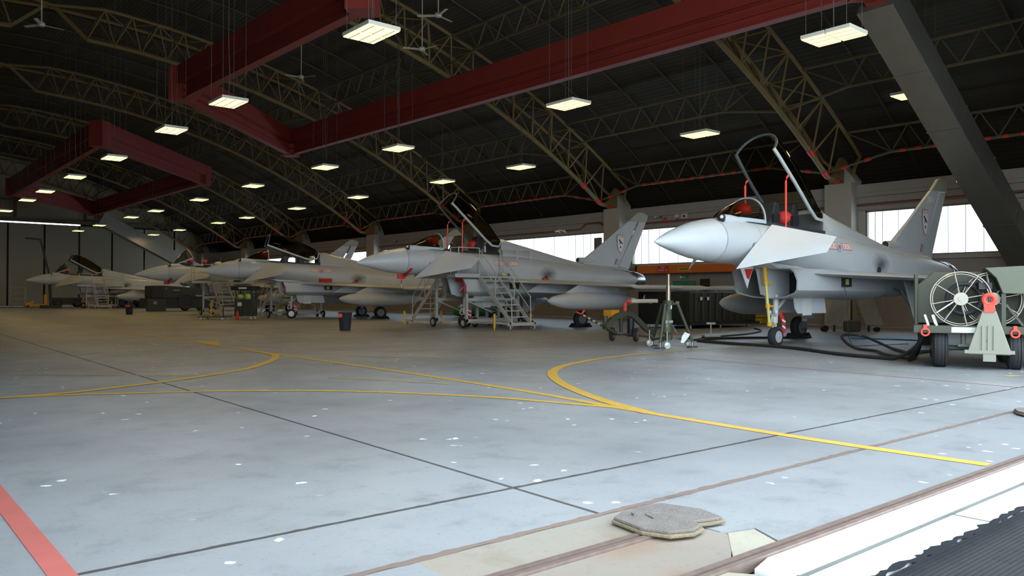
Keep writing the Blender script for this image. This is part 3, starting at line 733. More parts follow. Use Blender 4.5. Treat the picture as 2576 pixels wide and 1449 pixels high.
def jet(label, x, y, heading, number='', canopy=38.0, screen=0.0, fin=True, covers=(), tanks=(1, -1), props=True, seats=('seat', 'seat'), marks=True, inboard=True):
    a = math.radians(heading)
    t = thing('fighter_jet', label, 'fighter jet', (x, y, 0), a+PI, 'fighter jets parked in a row')
    t.scale = (1, -1, 1)          # body y axis points to port
    J = 'jet_grey'
    loft(0, 1.92, 16).build('radome', 'jet_radome', t, smooth=True)
    fus = loft(1.92, 13.5, 46).build('fuselage', J, t, smooth=True)
    MB().rings([[(u, p[1]*1.004, 2.63+(p[2]-2.63)*1.004) for (_, p1, p2), p in [((0, 0, 0), q) for q in ring(u)]] for u in (1.90, 1.925)], cap=False).build('radome_seam', 'seam_grey', fus)
    MB().rings([[(u, q[1]*1.003, 2.6+(q[2]-2.6)*1.003) for q in ring(u)] for u in (3.02, 3.032)], cap=False).build('panel_seam', 'seam_grey', fus)
    # spine behind the cockpit
    sp = [(6.18, 3.66, .60), (6.5, 3.70, .60), (7.0, 3.57, .56), (7.8, 3.40, .51), (8.4, 3.27, .48), (9.8, 2.97, .42), (10.8, 2.79, .36), (12.0, 2.70, .30), (13.0, 2.68, .26), (13.6, 2.56, .19), (13.95, 2.42, .06)]
    R = []
    for u, zt, h in sp:
        zb = min(2.45, zt-.12); R.append([(u, h*math.cos(b)*(1.0 if math.sin(b) > 0 else 1.15), (zb+zt)/2 + (zt-zb)/2*math.sin(b)) for b in [2*PI*i/24 for i in range(24)]])
    MB().rings(R).build('spine', J, t, smooth=True)
    # cockpit
    ck = MB(); V = []
    for u, h in ((3.42, .56), (3.8, .58), (5.0, .60), (6.0, .60), (6.2, .58)):
        z = station(u)[1]; V.append([(u, h, z-.10), (u, h, z+.025), (u, -h, z+.025), (u, -h, z-.10)])
    ck.rings(V).build('cockpit_tub', 'jet_dark', t)
    MB().span((6.10, -.52, 3.0), (6.19, .52, 3.55)).build('rear_bulkhead', 'jet_bay', t)
    MB().span((2.75, -.36, 3.12), (3.40, .36, 3.34)).build('instrument_coaming', 'jet_dark', t, bevel=.06)
    for k, su in enumerate((4.28, 5.15)):
        if k >= len(seats) or not seats[k]: continue
        st = MB().prism([(su-.20, 3.05), (su+.18, 3.05), (su+.34, 3.50), (su+.30, 3.74), (su+.12, 3.76), (su+.02, 3.45)], 'y', -.22, .22).build('ejection_seat', 'seat_black', t, bevel=.03)
        for s in (-1, 1):
            MB().prism([(su+.04, 3.06), (su+.08, 3.06), (su+.16, 3.72), (su+.12, 3.74)], 'y', s*.10-.025, s*.10+.025).build('harness_strap', 'belt_tan', st)
        MB().span((su-.05, -.30, 3.05), (su+.22, -.23, 3.42)).build('side_console', 'black', st); MB().span((su-.05, .23, 3.05), (su+.22, .30, 3.42)).build('side_console', 'black', st)
        if seats[k] == 'red':
            MB().ball((su-.02, 0, 3.38), .21, 14, (1, 1.1, .95)).build('seat_cover', 'cover_red', t, smooth=True)
        if seats[k] == 'cloth':
            MB().ball((su-.1, .1, 3.30), .26, 12, (1.1, 1.2, .7)).build('dust_cover', 'cloth_cream', t, smooth=True)
    MB().ball((3.30, 0, 3.46), .20, 14, (1.0, 1.25, .9)).build('display_cover', 'cover_red', t, smooth=True)
    # windscreen (can be tilted forward about its base) and canopy (hinged at the rear)
    def rotM(pu, pz, deg): return Matrix.Translation((pu, 0, pz)) @ Matrix.Rotation(math.radians(deg), 4, 'Y') @ Matrix.Translation((-pu, 0, -pz))
    glazed([2.27, 2.55, 2.85, 3.15, 3.46], [.16, .34, .45, .52, .57], [3.20, 3.19, 3.175, 3.16, 3.145], [3.235, 3.40, 3.55, 3.68, 3.785], .02, t, 'windscreen', 'screen_glass', rotM(2.3, 3.2, -screen), (4,), 'screen_rail')
    if canopy is not None:
        us = [3.50, 3.75, 4.1, 4.6, 5.1, 5.6, 6.0, 6.28]; hf = [.57, .59, .61, .63, .63, .62, .61, .60]; zz = [3.14, 3.13, 3.11, 3.09, 3.08, 3.07, 3.10, 3.30]; tp = [3.79, 3.87, 3.93, 3.95, 3.92, 3.86, 3.79, 3.72]
        glazed(us, hf, zz, tp, .02, t, 'canopy', 'canopy_glass', Matrix.Translation((-.22, 0, .05)) @ rotM(6.25, 3.32, canopy), (0, 7), 'canopy_rail')
        if props:
            for s in (1, -1):
                MB().tube([(4.28, s*.60, 3.05), (4.28, s*.60, 4.22), (4.33, s*.60, 4.33), (4.40, s*.60, 4.38)], .028, 8).build('canopy_prop', 'hi_red', t)
    # infra-red sensor ball and its fairing on the port side of the nose
    MB().lathe((2.02, .33, 3.14), (1, .05, -.02), [(0, .10), (.02, .125), (.25, .13), (.6, .10), (.95, .03)], 14).build('sensor_fairing', 'jet_radome', t, smooth=True)
    sn = MB().ball((2.02, .33, 3.165), .105, 14).build('sensor_ball', 'black', t, smooth=True)
    MB().ball((1.95, .37, 3.19), .045, 10).build('sensor_highlight', 'lens_and_glint_white', sn, smooth=True)  # white bead stands in for the highlight on the black ball
    # foreplanes, drooped leading edge down
    for s in (1, -1):
        rle, rte, tle, tte = Vector((2.05, .70, 1.95)), Vector((3.45, .74, 3.07)), Vector((3.86, 1.95, 2.36)), Vector((4.30, 1.95, 2.75))
        nrm = (rte-rle).cross(tle-rle).normalized()*.028; V = []
        for p in (rle, rte, tte, tle): V += [p, p]
        mid = [(rle*.55+rte*.45), (tle*.55+tte*.45)]
        V = [rle, rte, tte, tle, mid[0]+nrm, mid[1]+nrm, mid[0]-nrm, mid[1]-nrm]
        V = [(v.x, s*v.y, v.z) for v in V]
        cn = MB().add(V, [(0, 4, 5, 3), (4, 1, 2, 5), (0, 3, 7, 6), (6, 7, 2, 1), (0, 6, 1, 4), (3, 5, 2, 7)]).build('foreplane', 'jet_panel', t)
        MB().cyl((2.80, s*.66, 2.55), (2.80, s*.735, 2.55), .06, 12).build('pivot', 'seam_grey', cn)
    # chin intake
    def isec(u, off=0.0, du=True):
        P = [(0, 2.04), (.45, 2.04), (.83, 2.03), (.93, 1.95), (.94, 1.70), (.93, 1.47), (.85, 1.385), (.5, 1.285), (0, 1.245)]
        P = [(max(0, p[0]-off) if p[0] > .8 else p[0], p[1]-off if p[1] > 1.9 else (p[1]+off if p[1] < 1.5 else p[1])) for p in P]
        full = P + [(-a, b) for a, b in reversed(P[1:-1])]
        return [(u + ((.34*(1-abs(a)/.95) if b < 1.5 else 0) + (-.12 if b > 1.9 else 0) if du else 0), a, b) for a, b in full]
    def scale(sec, k, zc): return [(p[0], p[1]*k, zc+(p[2]-zc)*k) for p in sec]
    MB().rings([isec(4.28), isec(4.7), isec(5.6, 0, False), isec(6.6, 0, False), scale(isec(7.6, 0, False), 1.05, 1.65), scale(isec(8.6, 0, False), 1.08, 1.70)], cap=False).build('intake', J, t, smooth=True)
    MB().rings([isec(4.28), isec(4.275, .035), isec(4.7, .04), isec(5.4, .06, False)], cap=False).build('intake_duct', 'duct_grey', t)
    MB().rings([scale(isec(5.40, .02, False), 1, 1.65), scale(isec(5.42, .02, False), .98, 1.65)]).build('duct_end', 'jet_dark', t)
    MB().prism([(3.92, 2.02), (5.35, 2.02), (5.35, 1.27), (4.42, 1.27), (4.12, 1.36)], 'y', -.035, .035).build('intake_splitter', 'jet_panel', t)
    MB().prism([(3.55, 2.16), (5.6, 2.05), (5.6, 2.0), (3.98, 2.03)], 'y', -.55, .55).build('diverter', 'jet_panel', t)
    # wings
    for s in (1, -1):
        wp = wing_panel((5.0, 12.3, s*.95, 1.90, .20), (10.15, 11.35, s*4.72, 1.66, .055)).build('wing', J, t, smooth=True)
        MB().add([(u, s*v, z) for u, v, z in ((11.85, 1.1, 1.90), (11.45, 4.5, 1.69), (11.80, 4.5, 1.67), (12.75, 1.1, 1.84), (11.85, 1.1, 1.86), (11.45, 4.5, 1.66), (11.80, 4.5, 1.66), (12.75, 1.1, 1.83))],
                 [(0, 1, 2, 3), (4, 7, 6, 5), (0, 4, 5, 1), (1, 5, 6, 2), (2, 6, 7, 3), (3, 7, 4, 0)]).build('flaperon', 'jet_panel', wp)
        MB().lathe((9.6, s*4.78, 1.66), (1, 0, 0), [(0, .01), (.15, .06), (.45, .095), (2.2, .095), (2.7, .05), (2.8, .01)], 12).build('wingtip_pod', 'jet_panel', wp, smooth=True)
        if s in tanks:
            pl = MB().prism([(7.5, 1.42), (10.4, 1.36), (10.3, 1.74), (8.3, 1.80)], 'y', s*3.15-.05, s*3.15+.05).build('pylon', 'jet_panel', wp)
            MB().lathe((6.65, s*3.15, 1.10), (1, 0, 0), [(0, .01), (.05, .07), (.22, .16), (.6, .26), (1.1, .335), (1.7, .36), (2.9, .36), (3.6, .31), (4.2, .21), (4.65, .09), (4.75, .01)], 20).build('drop_tank', 'jet_panel', t, smooth=True)
        if inboard: MB().prism([(6.6, 1.45), (9.4, 1.38), (9.2, 1.80), (7.4, 1.86)], 'y', s*1.75-.055, s*1.75+.055).build('pylon', 'jet_panel', wp)
    # exhausts
    for s in (1, -1):
        nz = MB().lathe((13.3, s*.43, 2.03), (1, 0, -.02), [(0, .43), (.3, .43), (.55, .40), (.86, .32), (.84, .28), (.5, .33)], 22).build('exhaust_nozzle', 'nozzle', t, smooth=True)
        MB().lathe((13.55, s*.43, 2.03), (1, 0, -.02), [(0, .438), (.03, .438)], 22).build('nozzle_ring', 'chrome', nz)
    # fin
    if fin:
        root = [(10.9, 2.70), (11.2, 3.08), (12.13, 3.72), (13.15, 4.45), (13.72, 4.84), (14.30, 4.84), (13.02, 2.66), (13.0, 2.55)]
        q = MB(); n = len(root)
        def lens(poly, t0, t1):
            V = [(u, t0 if z < 3.4 else t1, z) for u, z in poly] + [(u, -(t0 if z < 3.4 else t1), z) for u, z in poly]; m = len(poly)
            return MB().add(V, [tuple(range(m)), tuple(range(2*m-1, m-1, -1))] + [(i, i+m, (i+1) % m+m, (i+1) % m) for i in range(m)])
        fo = lens(root, .085, .045).build('fin', J if False else 'jet_panel', t)
        MB().prism([(13.74, 4.855), (14.25, 5.27), (14.45, 5.315), (14.68, 5.30), (14.98, 5.19), (14.90, 4.88), (14.42, 4.855)], 'y', -.05, .05).build('fin_tip', 'jet_fin_tip', fo, bevel=.02)
        MB().prism([(13.14, 2.69), (13.75, 2.56), (14.86, 4.86), (14.43, 4.84)], 'y', -.03, .03).build('rudder', 'jet_panel', fo)
        MB().lathe((10.68, 0, 2.92), (1, 0, 0), [(0, .09), (.01, .125), (.35, .135), (.9, .11), (1.5, .03)], 14).build('air_scoop', 'jet_panel', fo, smooth=True)
        MB().cyl((10.67, 0, 2.92), (10.69, 0, 2.92), .10, 14).build('scoop_mouth', 'jet_dark', fo)
        MB().cyl((13.9, 0, 2.42), (14.12, 0, 2.40), .06, 10).build('tail_light_cover', 'cover_red', t)
        if number:
            for s in (1, -1):
                text('fin_number', number, .29, 'mark_number', fo, (13.66, s*.062, 4.52), (s, 0, 0), (0, 0, 1))
        for s in (1, -1):
            def flat(poly, name, m, e):
                poly = [(13.20+(u-13.12)*.82, 3.74+(z-3.55)*.80) for u, z in poly]
                return MB().add([(u, s*(.083+e), z) for u, z in poly], [tuple(range(len(poly)))]).build(name, m, fo)
            sh = [(12.88, 4.06), (13.36, 4.06), (13.36, 3.52), (13.30, 3.30), (13.20, 3.12), (13.12, 3.04), (13.02, 3.14), (12.93, 3.32), (12.88, 3.52)]
            flat([(13.12+(u-13.12)*1.09, 3.55+(z-3.55)*1.07) for u, z in sh], 'badge_border', 'mark_red', .0)
            flat(sh, 'badge_shield', 'tag_white', .006)
            for k in range(3):
                for e in (-1, 1):
                    c = 12.97+.15*k; flat([(c-.045*e-.014, 3.92), (c-.045*e+.014, 3.92), (c+.045*e+.014, 4.04), (c+.045*e-.014, 4.04)], 'badge_cross', 'mark_red', .010)
            flat([(12.95, 3.78), (13.02, 3.85), (13.10, 3.76), (13.24, 3.64), (13.30, 3.55), (13.22, 3.55), (13.12, 3.62), (13.06, 3.52), (13.02, 3.56), (13.06, 3.66)], 'badge_emblem', 'mark_dark', .010)
            flat([(13.06, 3.40), (13.13, 3.44), (13.17, 3.36), (13.11, 3.28), (13.07, 3.33)], 'badge_emblem', 'mark_dark', .010)
            fl = MB(); 
            MB().add([(u, s*.093, z) for u, z in ((12.80, 2.78), (12.87, 2.76), (12.99, 3.03), (12.92, 3.05))], [(0, 1, 2, 3)]).build('fin_flash', 'mark_red', fo)
            MB().add([(u, s*.093, z) for u, z in ((12.87, 2.76), (13.0, 2.74), (13.12, 3.0), (12.99, 3.03))], [(0, 1, 2, 3)]).build('fin_flash', 'mark_blue', fo)
    # squadron bars and roundel on the fuselage side
    if marks:
        for s in (1, -1):
            for u0 in (5.62, 6.32):
                b = decal(u0-.02, u0+.42, 2.545, 2.735, off=.006, s=s).build('squadron_bar', 'mark_red', t)
                decal(u0, u0+.40, 2.565, 2.715, off=.010, s=s).build('bar_field', 'mark_pale', b)
                for k in range(3):
                    c = u0+.07+.13*k
                    for e in (-1, 1):
                        V = []
                        for (du, z) in ((-.04*e-.010, 2.59), (-.04*e+.010, 2.59), (.04*e+.010, 2.69), (.04*e-.010, 2.69)): V.append((c+du, s*(half_width(c+du, z)+.014), z))
                        MB().add(V, [(0, 1, 2, 3)]).build('bar_cross', 'mark_red', b)
            for r, m, e in ((.145, 'mark_blue', .007), (.06, 'mark_red', .011)):
                V = [(6.17+r*.95*math.cos(2*PI*i/20), s*(half_width(6.17, 2.62+r*math.sin(2*PI*i/20))+e), 2.62+r*math.sin(2*PI*i/20)) for i in range(20)]
                MB().add(V, [tuple(range(20))]).build('roundel', m, t)
    # exhaust port, access hatches
    for s in (1, -1):
        MB().cyl((8.1, s*(half_width(8.1, 2.05)-.02), 2.05), (8.1, s*(half_width(8.1, 2.05)+.012), 2.05), .10, 14).build('exhaust_port', 'jet_dark', t)
    MB().span((6.35, .85, 1.58), (6.78, 1.0, 1.84)).build('open_hatch', 'jet_dark', t)
    MB().span((6.46, .9, 1.63), (6.62, 1.006, 1.78)).build('hatch_gauge', 'pale_yellow', t)
    # nose gear
    ng = MB().cyl((4.78, 0, 1.35), (4.72, 0, .62), .075, 12).build('nose_gear_leg', 'gear_white', t)
    q = MB().cyl((4.72, 0, .72), (4.72, 0, .42), .05, 10); q.bar((4.72, -.02, .50), (4.72, -.14, .45), .06); q.bar((4.72, -.14, .47), (4.72, -.14, .26), .05); q.cyl((4.72, -.16, .265), (4.72, .04, .265), .035, 8)
    q.build('nose_gear_fork', 'gear_white', ng)
    q = MB().bar((4.74, 0, .95), (5.25, 0, 1.30), .07); q.cyl((4.66, -.11, .83), (4.66, .11, .83), .03, 8); q.bar((4.62, 0, .80), (4.52, 0, .58), .04); q.bar((4.52, 0, .60), (4.68, 0, .46), .04)
    q.build('nose_gear_brace', 'gear_white', ng)
    MB().ball((4.64, .09, .90), .05, 8).build('taxi_light', 'lens_and_glint_white', ng); MB().ball((4.64, -.09, .90), .05, 8).build('taxi_light', 'lens_and_glint_white', ng)
    tq, hq = MB(), MB(); wheel(tq, hq, (4.72, .02, .265), (0, 1, 0), .265, .20); tw = tq.build('nose_wheel', 'tyre', t, smooth=True); hq.build('wheel_hub', 'hub', tw, smooth=True)
    for s in (1, -1):
        MB().prism([(4.92, 1.30), (6.40, 1.27), (6.48, .87), (5.10, .87), (4.98, 1.0)], 'y', s*.42-.015, s*.42+.015).build('gear_door', 'jet_panel', t)
        MB().span((5.32, s*.44-.012, .82), (5.73, s*.44+.012, 1.30)).build('gear_door', 'gear_white', t)
    MB().prism([(4.80, .95), (4.95, .72), (5.02, .40), (4.90, .34), (4.86, .62), (4.74, .80)], 'y', .12, .14).build('warning_tag', 'cover_red', ng)
    for z in (.52, .68): MB().add([(4.84, .142, z+.05), (5.0, .142, z-.01), (4.99, .142, z-.06), (4.84, .142, z)], [(0, 1, 2, 3)]).build('tag_stripe', 'tag_white', ng)
    # main gear
    for s in (1, -1):
        mg = MB().cyl((9.15, s*1.65, 1.75), (9.18, s*1.85, .55), .085, 12).build('main_gear_leg', 'gear_white', t)
        q = MB().bar((9.18, s*1.84, .62), (9.20, s*1.86, .34), .09); q.cyl((9.2, s*1.75, .34), (9.2, s*2.22, .34), .05, 10); q.bar((9.15, s*1.50, 1.25), (9.20, s*.95, 1.55), .06); q.bar((9.10, s*1.58, .85), (8.8, s*1.35, 1.50), .04)
        q.build('gear_brace', 'alloy_dark', mg)
        tq, hq = MB(), MB(); wheel(tq, hq, (9.2, s*2.05, .345), (0, 1, 0), .345, .26); tw = tq.build('main_wheel', 'tyre', t, smooth=True); hq.build('wheel_hub', 'alloy_dark', tw, smooth=True)
        MB().add([(u, s*v, z) for u, v, z in ((8.75, 1.48, 1.75), (9.55, 1.48, 1.75), (9.50, 1.74, .62), (8.85, 1.74, .62), (8.75, 1.45, 1.75), (9.55, 1.45, 1.75), (9.50, 1.71, .62), (8.85, 1.71, .62))],
                 [(0, 1, 2, 3), (7, 6, 5, 4), (0, 4, 5, 1), (1, 5, 6, 2), (2, 6, 7, 3), (3, 7, 4, 0)]).build('gear_door', 'jet_panel', t)
        for e in (-1, 1): MB().prism([(9.2+e*.16, 0), (9.2+e*.52, 0), (9.2+e*.36, .17)], 'y', s*2.05-.16, s*2.05+.16).build('wheel_chock', 'black', t)
    # covers
    if 'nose' in covers:
        q = MB()
        for u0, u1 in ((2.0, 2.14),):
            V = []
            for i in range(8):
                z = 2.36-.25*i/7; V += [(u0-.10*i/7, half_width(u0, z)+.012, z), (u1-.10*i/7, half_width(u1, z)+.012, z)]
            V += [(u0-.10, .18, 2.08), (u1-.10, .18, 2.08), (u0-.12, .12, 2.04), (u1-.12, .12, 2.04)]
            q.add(V, [(2*i, 2*i+1, 2*i+3, 2*i+2) for i in range(9)])
        q.span((1.72, -.03, 1.95), (2.05, .03, 2.14)); 
        pc = q.build('probe_cover', 'cover_red', t)
        MB().bar((1.90, 0, 2.0), (1.88, .0, 1.76), .05, .012).build('streamer', 'cover_red', pc); MB().bar((1.88, 0, 1.76), (1.87, .0, 1.64), .055, .013).build('streamer', 'tag_white', pc)
    if 'port' in covers:
        MB().box((8.05, half_width(8.05, 2.0)+.04, 1.99), (.30, .12, .16)).build('port_plug', 'cover_red', t, bevel=.03)
    if 'root' in covers:
        decal(6.05, 6.75, 2.02, 2.22, off=.03).build('panel_cover', 'cover_red', t)
    if 'intake' in covers:
        MB().span((4.20, .68, 1.42), (4.24, .90, 1.98)).build('intake_cover', 'cover_red', t); MB().span((4.20, .2, 1.86), (4.24, .85, 1.98)).build('intake_cover', 'cover_red', t)
        MB().bar((4.19, .6, 1.50), (4.19, .86, 1.64), .07, .01).build('streamer', 'tag_white', t)
    return t
jet('grey fighter jet numbered 804 nearest the camera, canopy raised high over its cockpit', 14.05, 11.73, 178.9, '804', 40, seats=('seat', 'red'), inboard=False)
jet('grey fighter jet numbered 810 with silver access stairs on both sides of its cockpit', 15.03, 26.98, 174.1, '810', 40, covers=('nose', 'port', 'intake'), seats=('seat', 'red'))
jet('grey fighter jet in mid row with a red panel over its wing root', 14.71, 43.07, 165.0, '8', 17, covers=('port', 'root', 'intake'), seats=('seat', 'seat'), props=False)
jet('grey fighter jet numbered 807 with windscreen tilted forward and canopy taken off', 14.2, 53.3, 175.0, '807', None, 26, covers=('nose', 'port'), seats=('red', 'cloth'))
jet('farthest grey fighter jet, parked before the closed hangar door', 13.0, 83.0, 181.0, '', 27, 24, fin=False, props=False, seats=('seat', None))

# ------------------------------------------------------------------ hanging lights and ceiling fans
ORD = ['first', 'second', 'third', 'fourth', 'fifth', 'sixth', 'seventh', 'eighth', 'ninth', 'tenth', 'eleventh']
def ceiling_light(x, y, z, label):
    t = thing('ceiling_light', label, 'ceiling light', (x, y, z), 0, 'hanging fluorescent lights')
    zr = arc(RR, x-XC)-z
    for s in (-1, 1):
        h = MB().span((-.42, s*.31-.30, .02), (.42, s*.31+.30, .11)).build('housing', 'fixture_white', t, bevel=.01)
        MB().span((-.40, s*.31-.28, .0), (.40, s*.31+.28, .022)).build('diffuser', 'lamp_glow', h)
        for k in (-.27, 0, .27): MB().span((k-.012, s*.31-.28, -.012), (k+.012, s*.31+.28, .0)).build('louvre', 'fixture_white', h)
    for a in (-.36, .36):
        for b in (-.5, .5): MB().cyl((a, b, .1), (a, b, zr-.1), .007, 4).build('suspension_wire', 'cable', t)
    MB().tube([(0, 0, .1), (.05, .03, .8), (0, 0, 2.0), (0, 0, zr-.1)], .012, 5).build('power_cable', 'cable', t)
    ld = bpy.data.lights.new('lamp_light', 'AREA'); ld.shape = 'RECTANGLE'; ld.size = .8; ld.size_y = 1.2; ld.energy = LAMP_W; ld.color = LAMP_COL
    lo = bpy.data.objects.new('lamp_light', ld); C.objects.link(lo); lo.parent = t; lo.location = (0, 0, -.03)
ROWS = (('row nearest the hangar centre', 9.46, [16.34, 25.2, 30.86, 38.84, 46.48, 54.18, 60.0, 68.84, 77.9, 86.0]),
        ('middle row', 17.8, [9.5, 18.39, 28.5, 35.02, 43.64, 52.34, 61.43, 67.8, 77.8, 85.9]),
        ('row nearest the windows', 24.8, [10.62, 18.53, 28.83, 35.28, 44.37, 53.0, 62.0, 68.2, 78.2, 86.3]))
for rn, x, ys in ROWS:
    for i, y in enumerate(ys):
        if (i, x) == (0, 24.8):      # hung a little higher, clear of the raking leg
            ceiling_light(26.6, 11.45, 7.82, 'hanging fluorescent light half hidden behind the grey raking leg'); continue
        ceiling_light(x, y, 7.36, 'hanging fluorescent light, %s from the camera in the %s' % (ORD[i], rn))

def fan(x, y, z, rz, label):
    t = thing('ceiling_fan', label, 'ceiling fan', (x, y, z), rz, 'ceiling fans')
    MB().cyl((0, 0, .05), (0, 0, arc(RR, x-XC)-z-.05), .02, 6).build('down_rod', 'fan_white', t)
    MB().lathe((0, 0, -.06), (0, 0, 1), [(0, .05), (.02, .11), (.10, .13), (.16, .09), (.2, .03)], 14).build('motor', 'fan_white', t, smooth=True)
    for k in range(3):
        a = 2*PI*k/3; M = Matrix.Rotation(a, 3, 'Z') @ Matrix.Rotation(.2, 3, 'X')
        MB().box(M @ Vector((.42, 0, .0)), (.62, .13, .012), M=M).build('blade', 'fan_white', t)
fan(15.9, 22.9, 11.0, .3, 'white ceiling fan hanging right of the brightest light near the top edge')
fan(15.8, 33.4, 11.0, 1.0, 'white ceiling fan just under the tip of the red beam corner')
fan(16.9, 25.4, 10.6, .7, 'white ceiling fan half hidden behind the brightest hanging light')
fan(5.6, 33.0, 11.0, .1, 'white ceiling fan in the dark upper left corner')

# ------------------------------------------------------------------ access stairs
def access_stairs(label, dx, yc, sg, panel=True):
    """deck beside a cockpit; sg=-1: steps come down towards the doorway side"""
    t = thing('access_stairs', label, 'access stairs', (20.4+dx, yc+sg*1.2, 0), 0, 'wheeled aircraft access stairs')
    def P(x, yl, z): return (x-20.4, sg*(yl-1.2), z)
    A = 'alloy'
    MB().span(P(18.45, .85, 2.02), P(22.42, 1.45, 2.09)).build('deck', A, t)
    posts = [(18.63, .88), (18.63, 1.42), (19.66, 1.42), (20.72, 1.42), (21.63, 1.42), (22.39, 1.42), (22.39, .88)]
    for x, yl in posts: MB().cyl(P(x, yl, 2.05), P(x, yl, 3.2), .022, 8).build('guard_post', A, t)
    for z in (3.2, 2.68):
        for a, b in ((0, 1), (1, 2), (3, 4), (4, 5), (5, 6)):
            MB().cyl(P(*posts[a], z), P(*posts[b], z), .02, 8).build('guard_rail', A, t)
    MB().span(P(21.63, 1.40, 2.09), P(22.39, 1.42, 2.28)).build('toe_board', 'frame_pale', t)
    MB().span(P(18.45, 1.42, 2.09), P(19.66, 1.44, 2.17)).build('toe_board', A, t)
    if panel:
        MB().span(P(20.80, 1.43, 2.12), P(21.0, 1.445, 2.24)).build('warning_plate', 'pale_yellow', t); MB().span(P(21.12, 1.43, 2.13), P(21.55, 1.445, 2.25)).build('maker_plate', 'black', t)
    # flight of steps
    for x in (19.66, 20.62):
        MB().bar(P(x, 1.45, 2.02), P(x, 3.52, .16), .045, .15).build('stringer', A, t)
        MB().cyl(P(x, 1.42, 3.15), P(x, 3.40, 1.28), .02, 8).build('handrail', A, t); MB().cyl(P(x, 1.42, 2.65), P(x, 3.45, .74), .018, 8).build('handrail', A, t)
        MB().cyl(P(x, 3.45, .2), P(x, 3.42, 1.29), .02, 8).build('guard_post', A, t); MB().cyl(P(x, 2.45, 1.1), P(x, 2.45, 2.2), .02, 8).build('guard_post', A, t)
    for i in range(8):
        f = (i+.6)/8; MB().span(P(19.66, 1.45+2.05*f-.10, 2.02-1.86*f-.02), P(20.62, 1.45+2.05*f+.10, 2.02-1.86*f+.02)).build('tread', A, t)
    # under-frame
    for x, yl in ((19.30, 1.05), (22.0, 1.05), (20.45, .25), (22.0, .25)):
        MB().span(P(x-.05, yl-.05, .18), P(x+.05, yl+.05, 1.2 if yl < .5 else 2.04)).build('leg', A, t)
    for yl in (1.05, .25):
        xa = 19.3 if yl > 1 else 20.45
        MB().span(P(xa, yl-.04, 1.08), P(22.0, yl+.04, 1.2)).build('cross_beam', A, t); MB().span(P(xa-.1, yl-.05, .22), P(22.05, yl+.05, .36)).build('base_beam', A, t)
        MB().bar(P(xa+.08, yl, 1.08), P(xa+1.3, yl, .62), .05).build('brace', A, t)
    for x in (20.45, 22.0): MB().span(P(x-.05, .25, .24), P(x+.05, 1.05, .34)).build('base_beam', A, t)
    for x in (19.5, 20.75): MB().span(P(x-.03, 1.05, .20), P(x+.03, 3.55, .28)).build('base_rail', A, t)
    MB().span(P(19.4, 3.45, .16), P(20.8, 3.55, .28)).build('base_beam', A, t)
    for x, yl, r in ((19.15, 1.05, .205), (22.16, 1.05, .205), (20.35, .25, .205), (22.16, .25, .205)):
        tq, hq = MB(), MB(); wheel(tq, hq, P(x, yl, r), (1, 0, 0), r, .08); o = tq.build('wheel', 'tyre', t, smooth=True); hq.build('wheel_hub', 'hub', o)
    for x in (19.5, 20.72):
        tq, hq = MB(), MB(); wheel(tq, hq, P(x, 3.5, .085), (1, 0, 0), .085, .06); o = tq.build('caster', 'hub', t, smooth=True); hq.build('wheel_hub', 'steel', o)
    for x, yl in ((19.05, 3.15), (20.95, 3.05)):
        j = MB().cyl(P(x, yl, .10), P(x, yl, .62), .045, 10).build('stabiliser', 'jack_yellow', t); MB().cyl(P(x, yl, .0), P(x, yl, .12), .028, 8).build('stabiliser_foot', 'jack_yellow', j)
        MB().bar(P(x, yl, .58), P(x+.12, yl, .50), .02).build('stabiliser_crank', 'jack_yellow', j)
        MB().bar(P(x, yl, .30), P(19.5 if x < 20 else 20.75, yl, .24), .03).build('stabiliser_bracket', 'alloy', j)
    return t
access_stairs('silver access stairs descending towards the camera beside jet 810', 0, 26.8, -1)
access_stairs('silver access stairs on the far side of jet 810 behind its foreplane', 0, 26.8, 1, False)
access_stairs('dim access stairs behind the nose of the middle jet, yellow stabiliser showing', -.25, 42.95, 1, False)
access_stairs('brown-lit access stairs at the nose of jet 807 behind the tool trolley', -1.5, 52.5, -1)
access_stairs('access stairs beside the cockpit of the farthest jet', -1.6, 83.0, -1, False)

# ------------------------------------------------------------------ equipment around the nearest jet
def nose_strut():
    t = thing('yellow_prop_bar', 'yellow bar leaning from under the foreplane to the nose wheel of jet 804', 'prop bar', (18.2, 11.45, 0))
    a, b = Vector((-.22, .0, 2.12)), Vector((.05, .02, .58))
    p = MB().cyl(a, a.lerp(b, .30), .055, 12).build('upper_sleeve', 'jack_yellow', t, smooth=True)
    MB().cyl(a.lerp(b, .28), b, .038, 12).build('pole', 'pale_yellow', t, smooth=True)
    for f in (.30, .68, .985):
        c = a.lerp(b, f); k = MB().cyl(c+Vector((0, 0, .05)), c-Vector((0, 0, .05)), .06, 10); k.cyl(c, c+Vector((.24, -.02, -.02)), .025, 8); k.build('clamp', 'jack_yellow', t)
    return t
nose_strut()
def pennant():
    t = thing('warning_pennant', 'red and white warning pennant hanging below the foreplane of jet 804', 'pennant', (17.35, 11.75, 0))
    MB().prism([(0, 2.08), (.62, 2.10), (.42, 1.72), (.34, 1.52)], 'y', -.008, .008).build('cloth', 'tag_white', t)
    MB().prism([(.20, 2.0), (.56, 2.02), (.40, 1.74), (.30, 1.78)], 'y', -.012, .012).build('red_field', 'cover_red', t)
pennant()

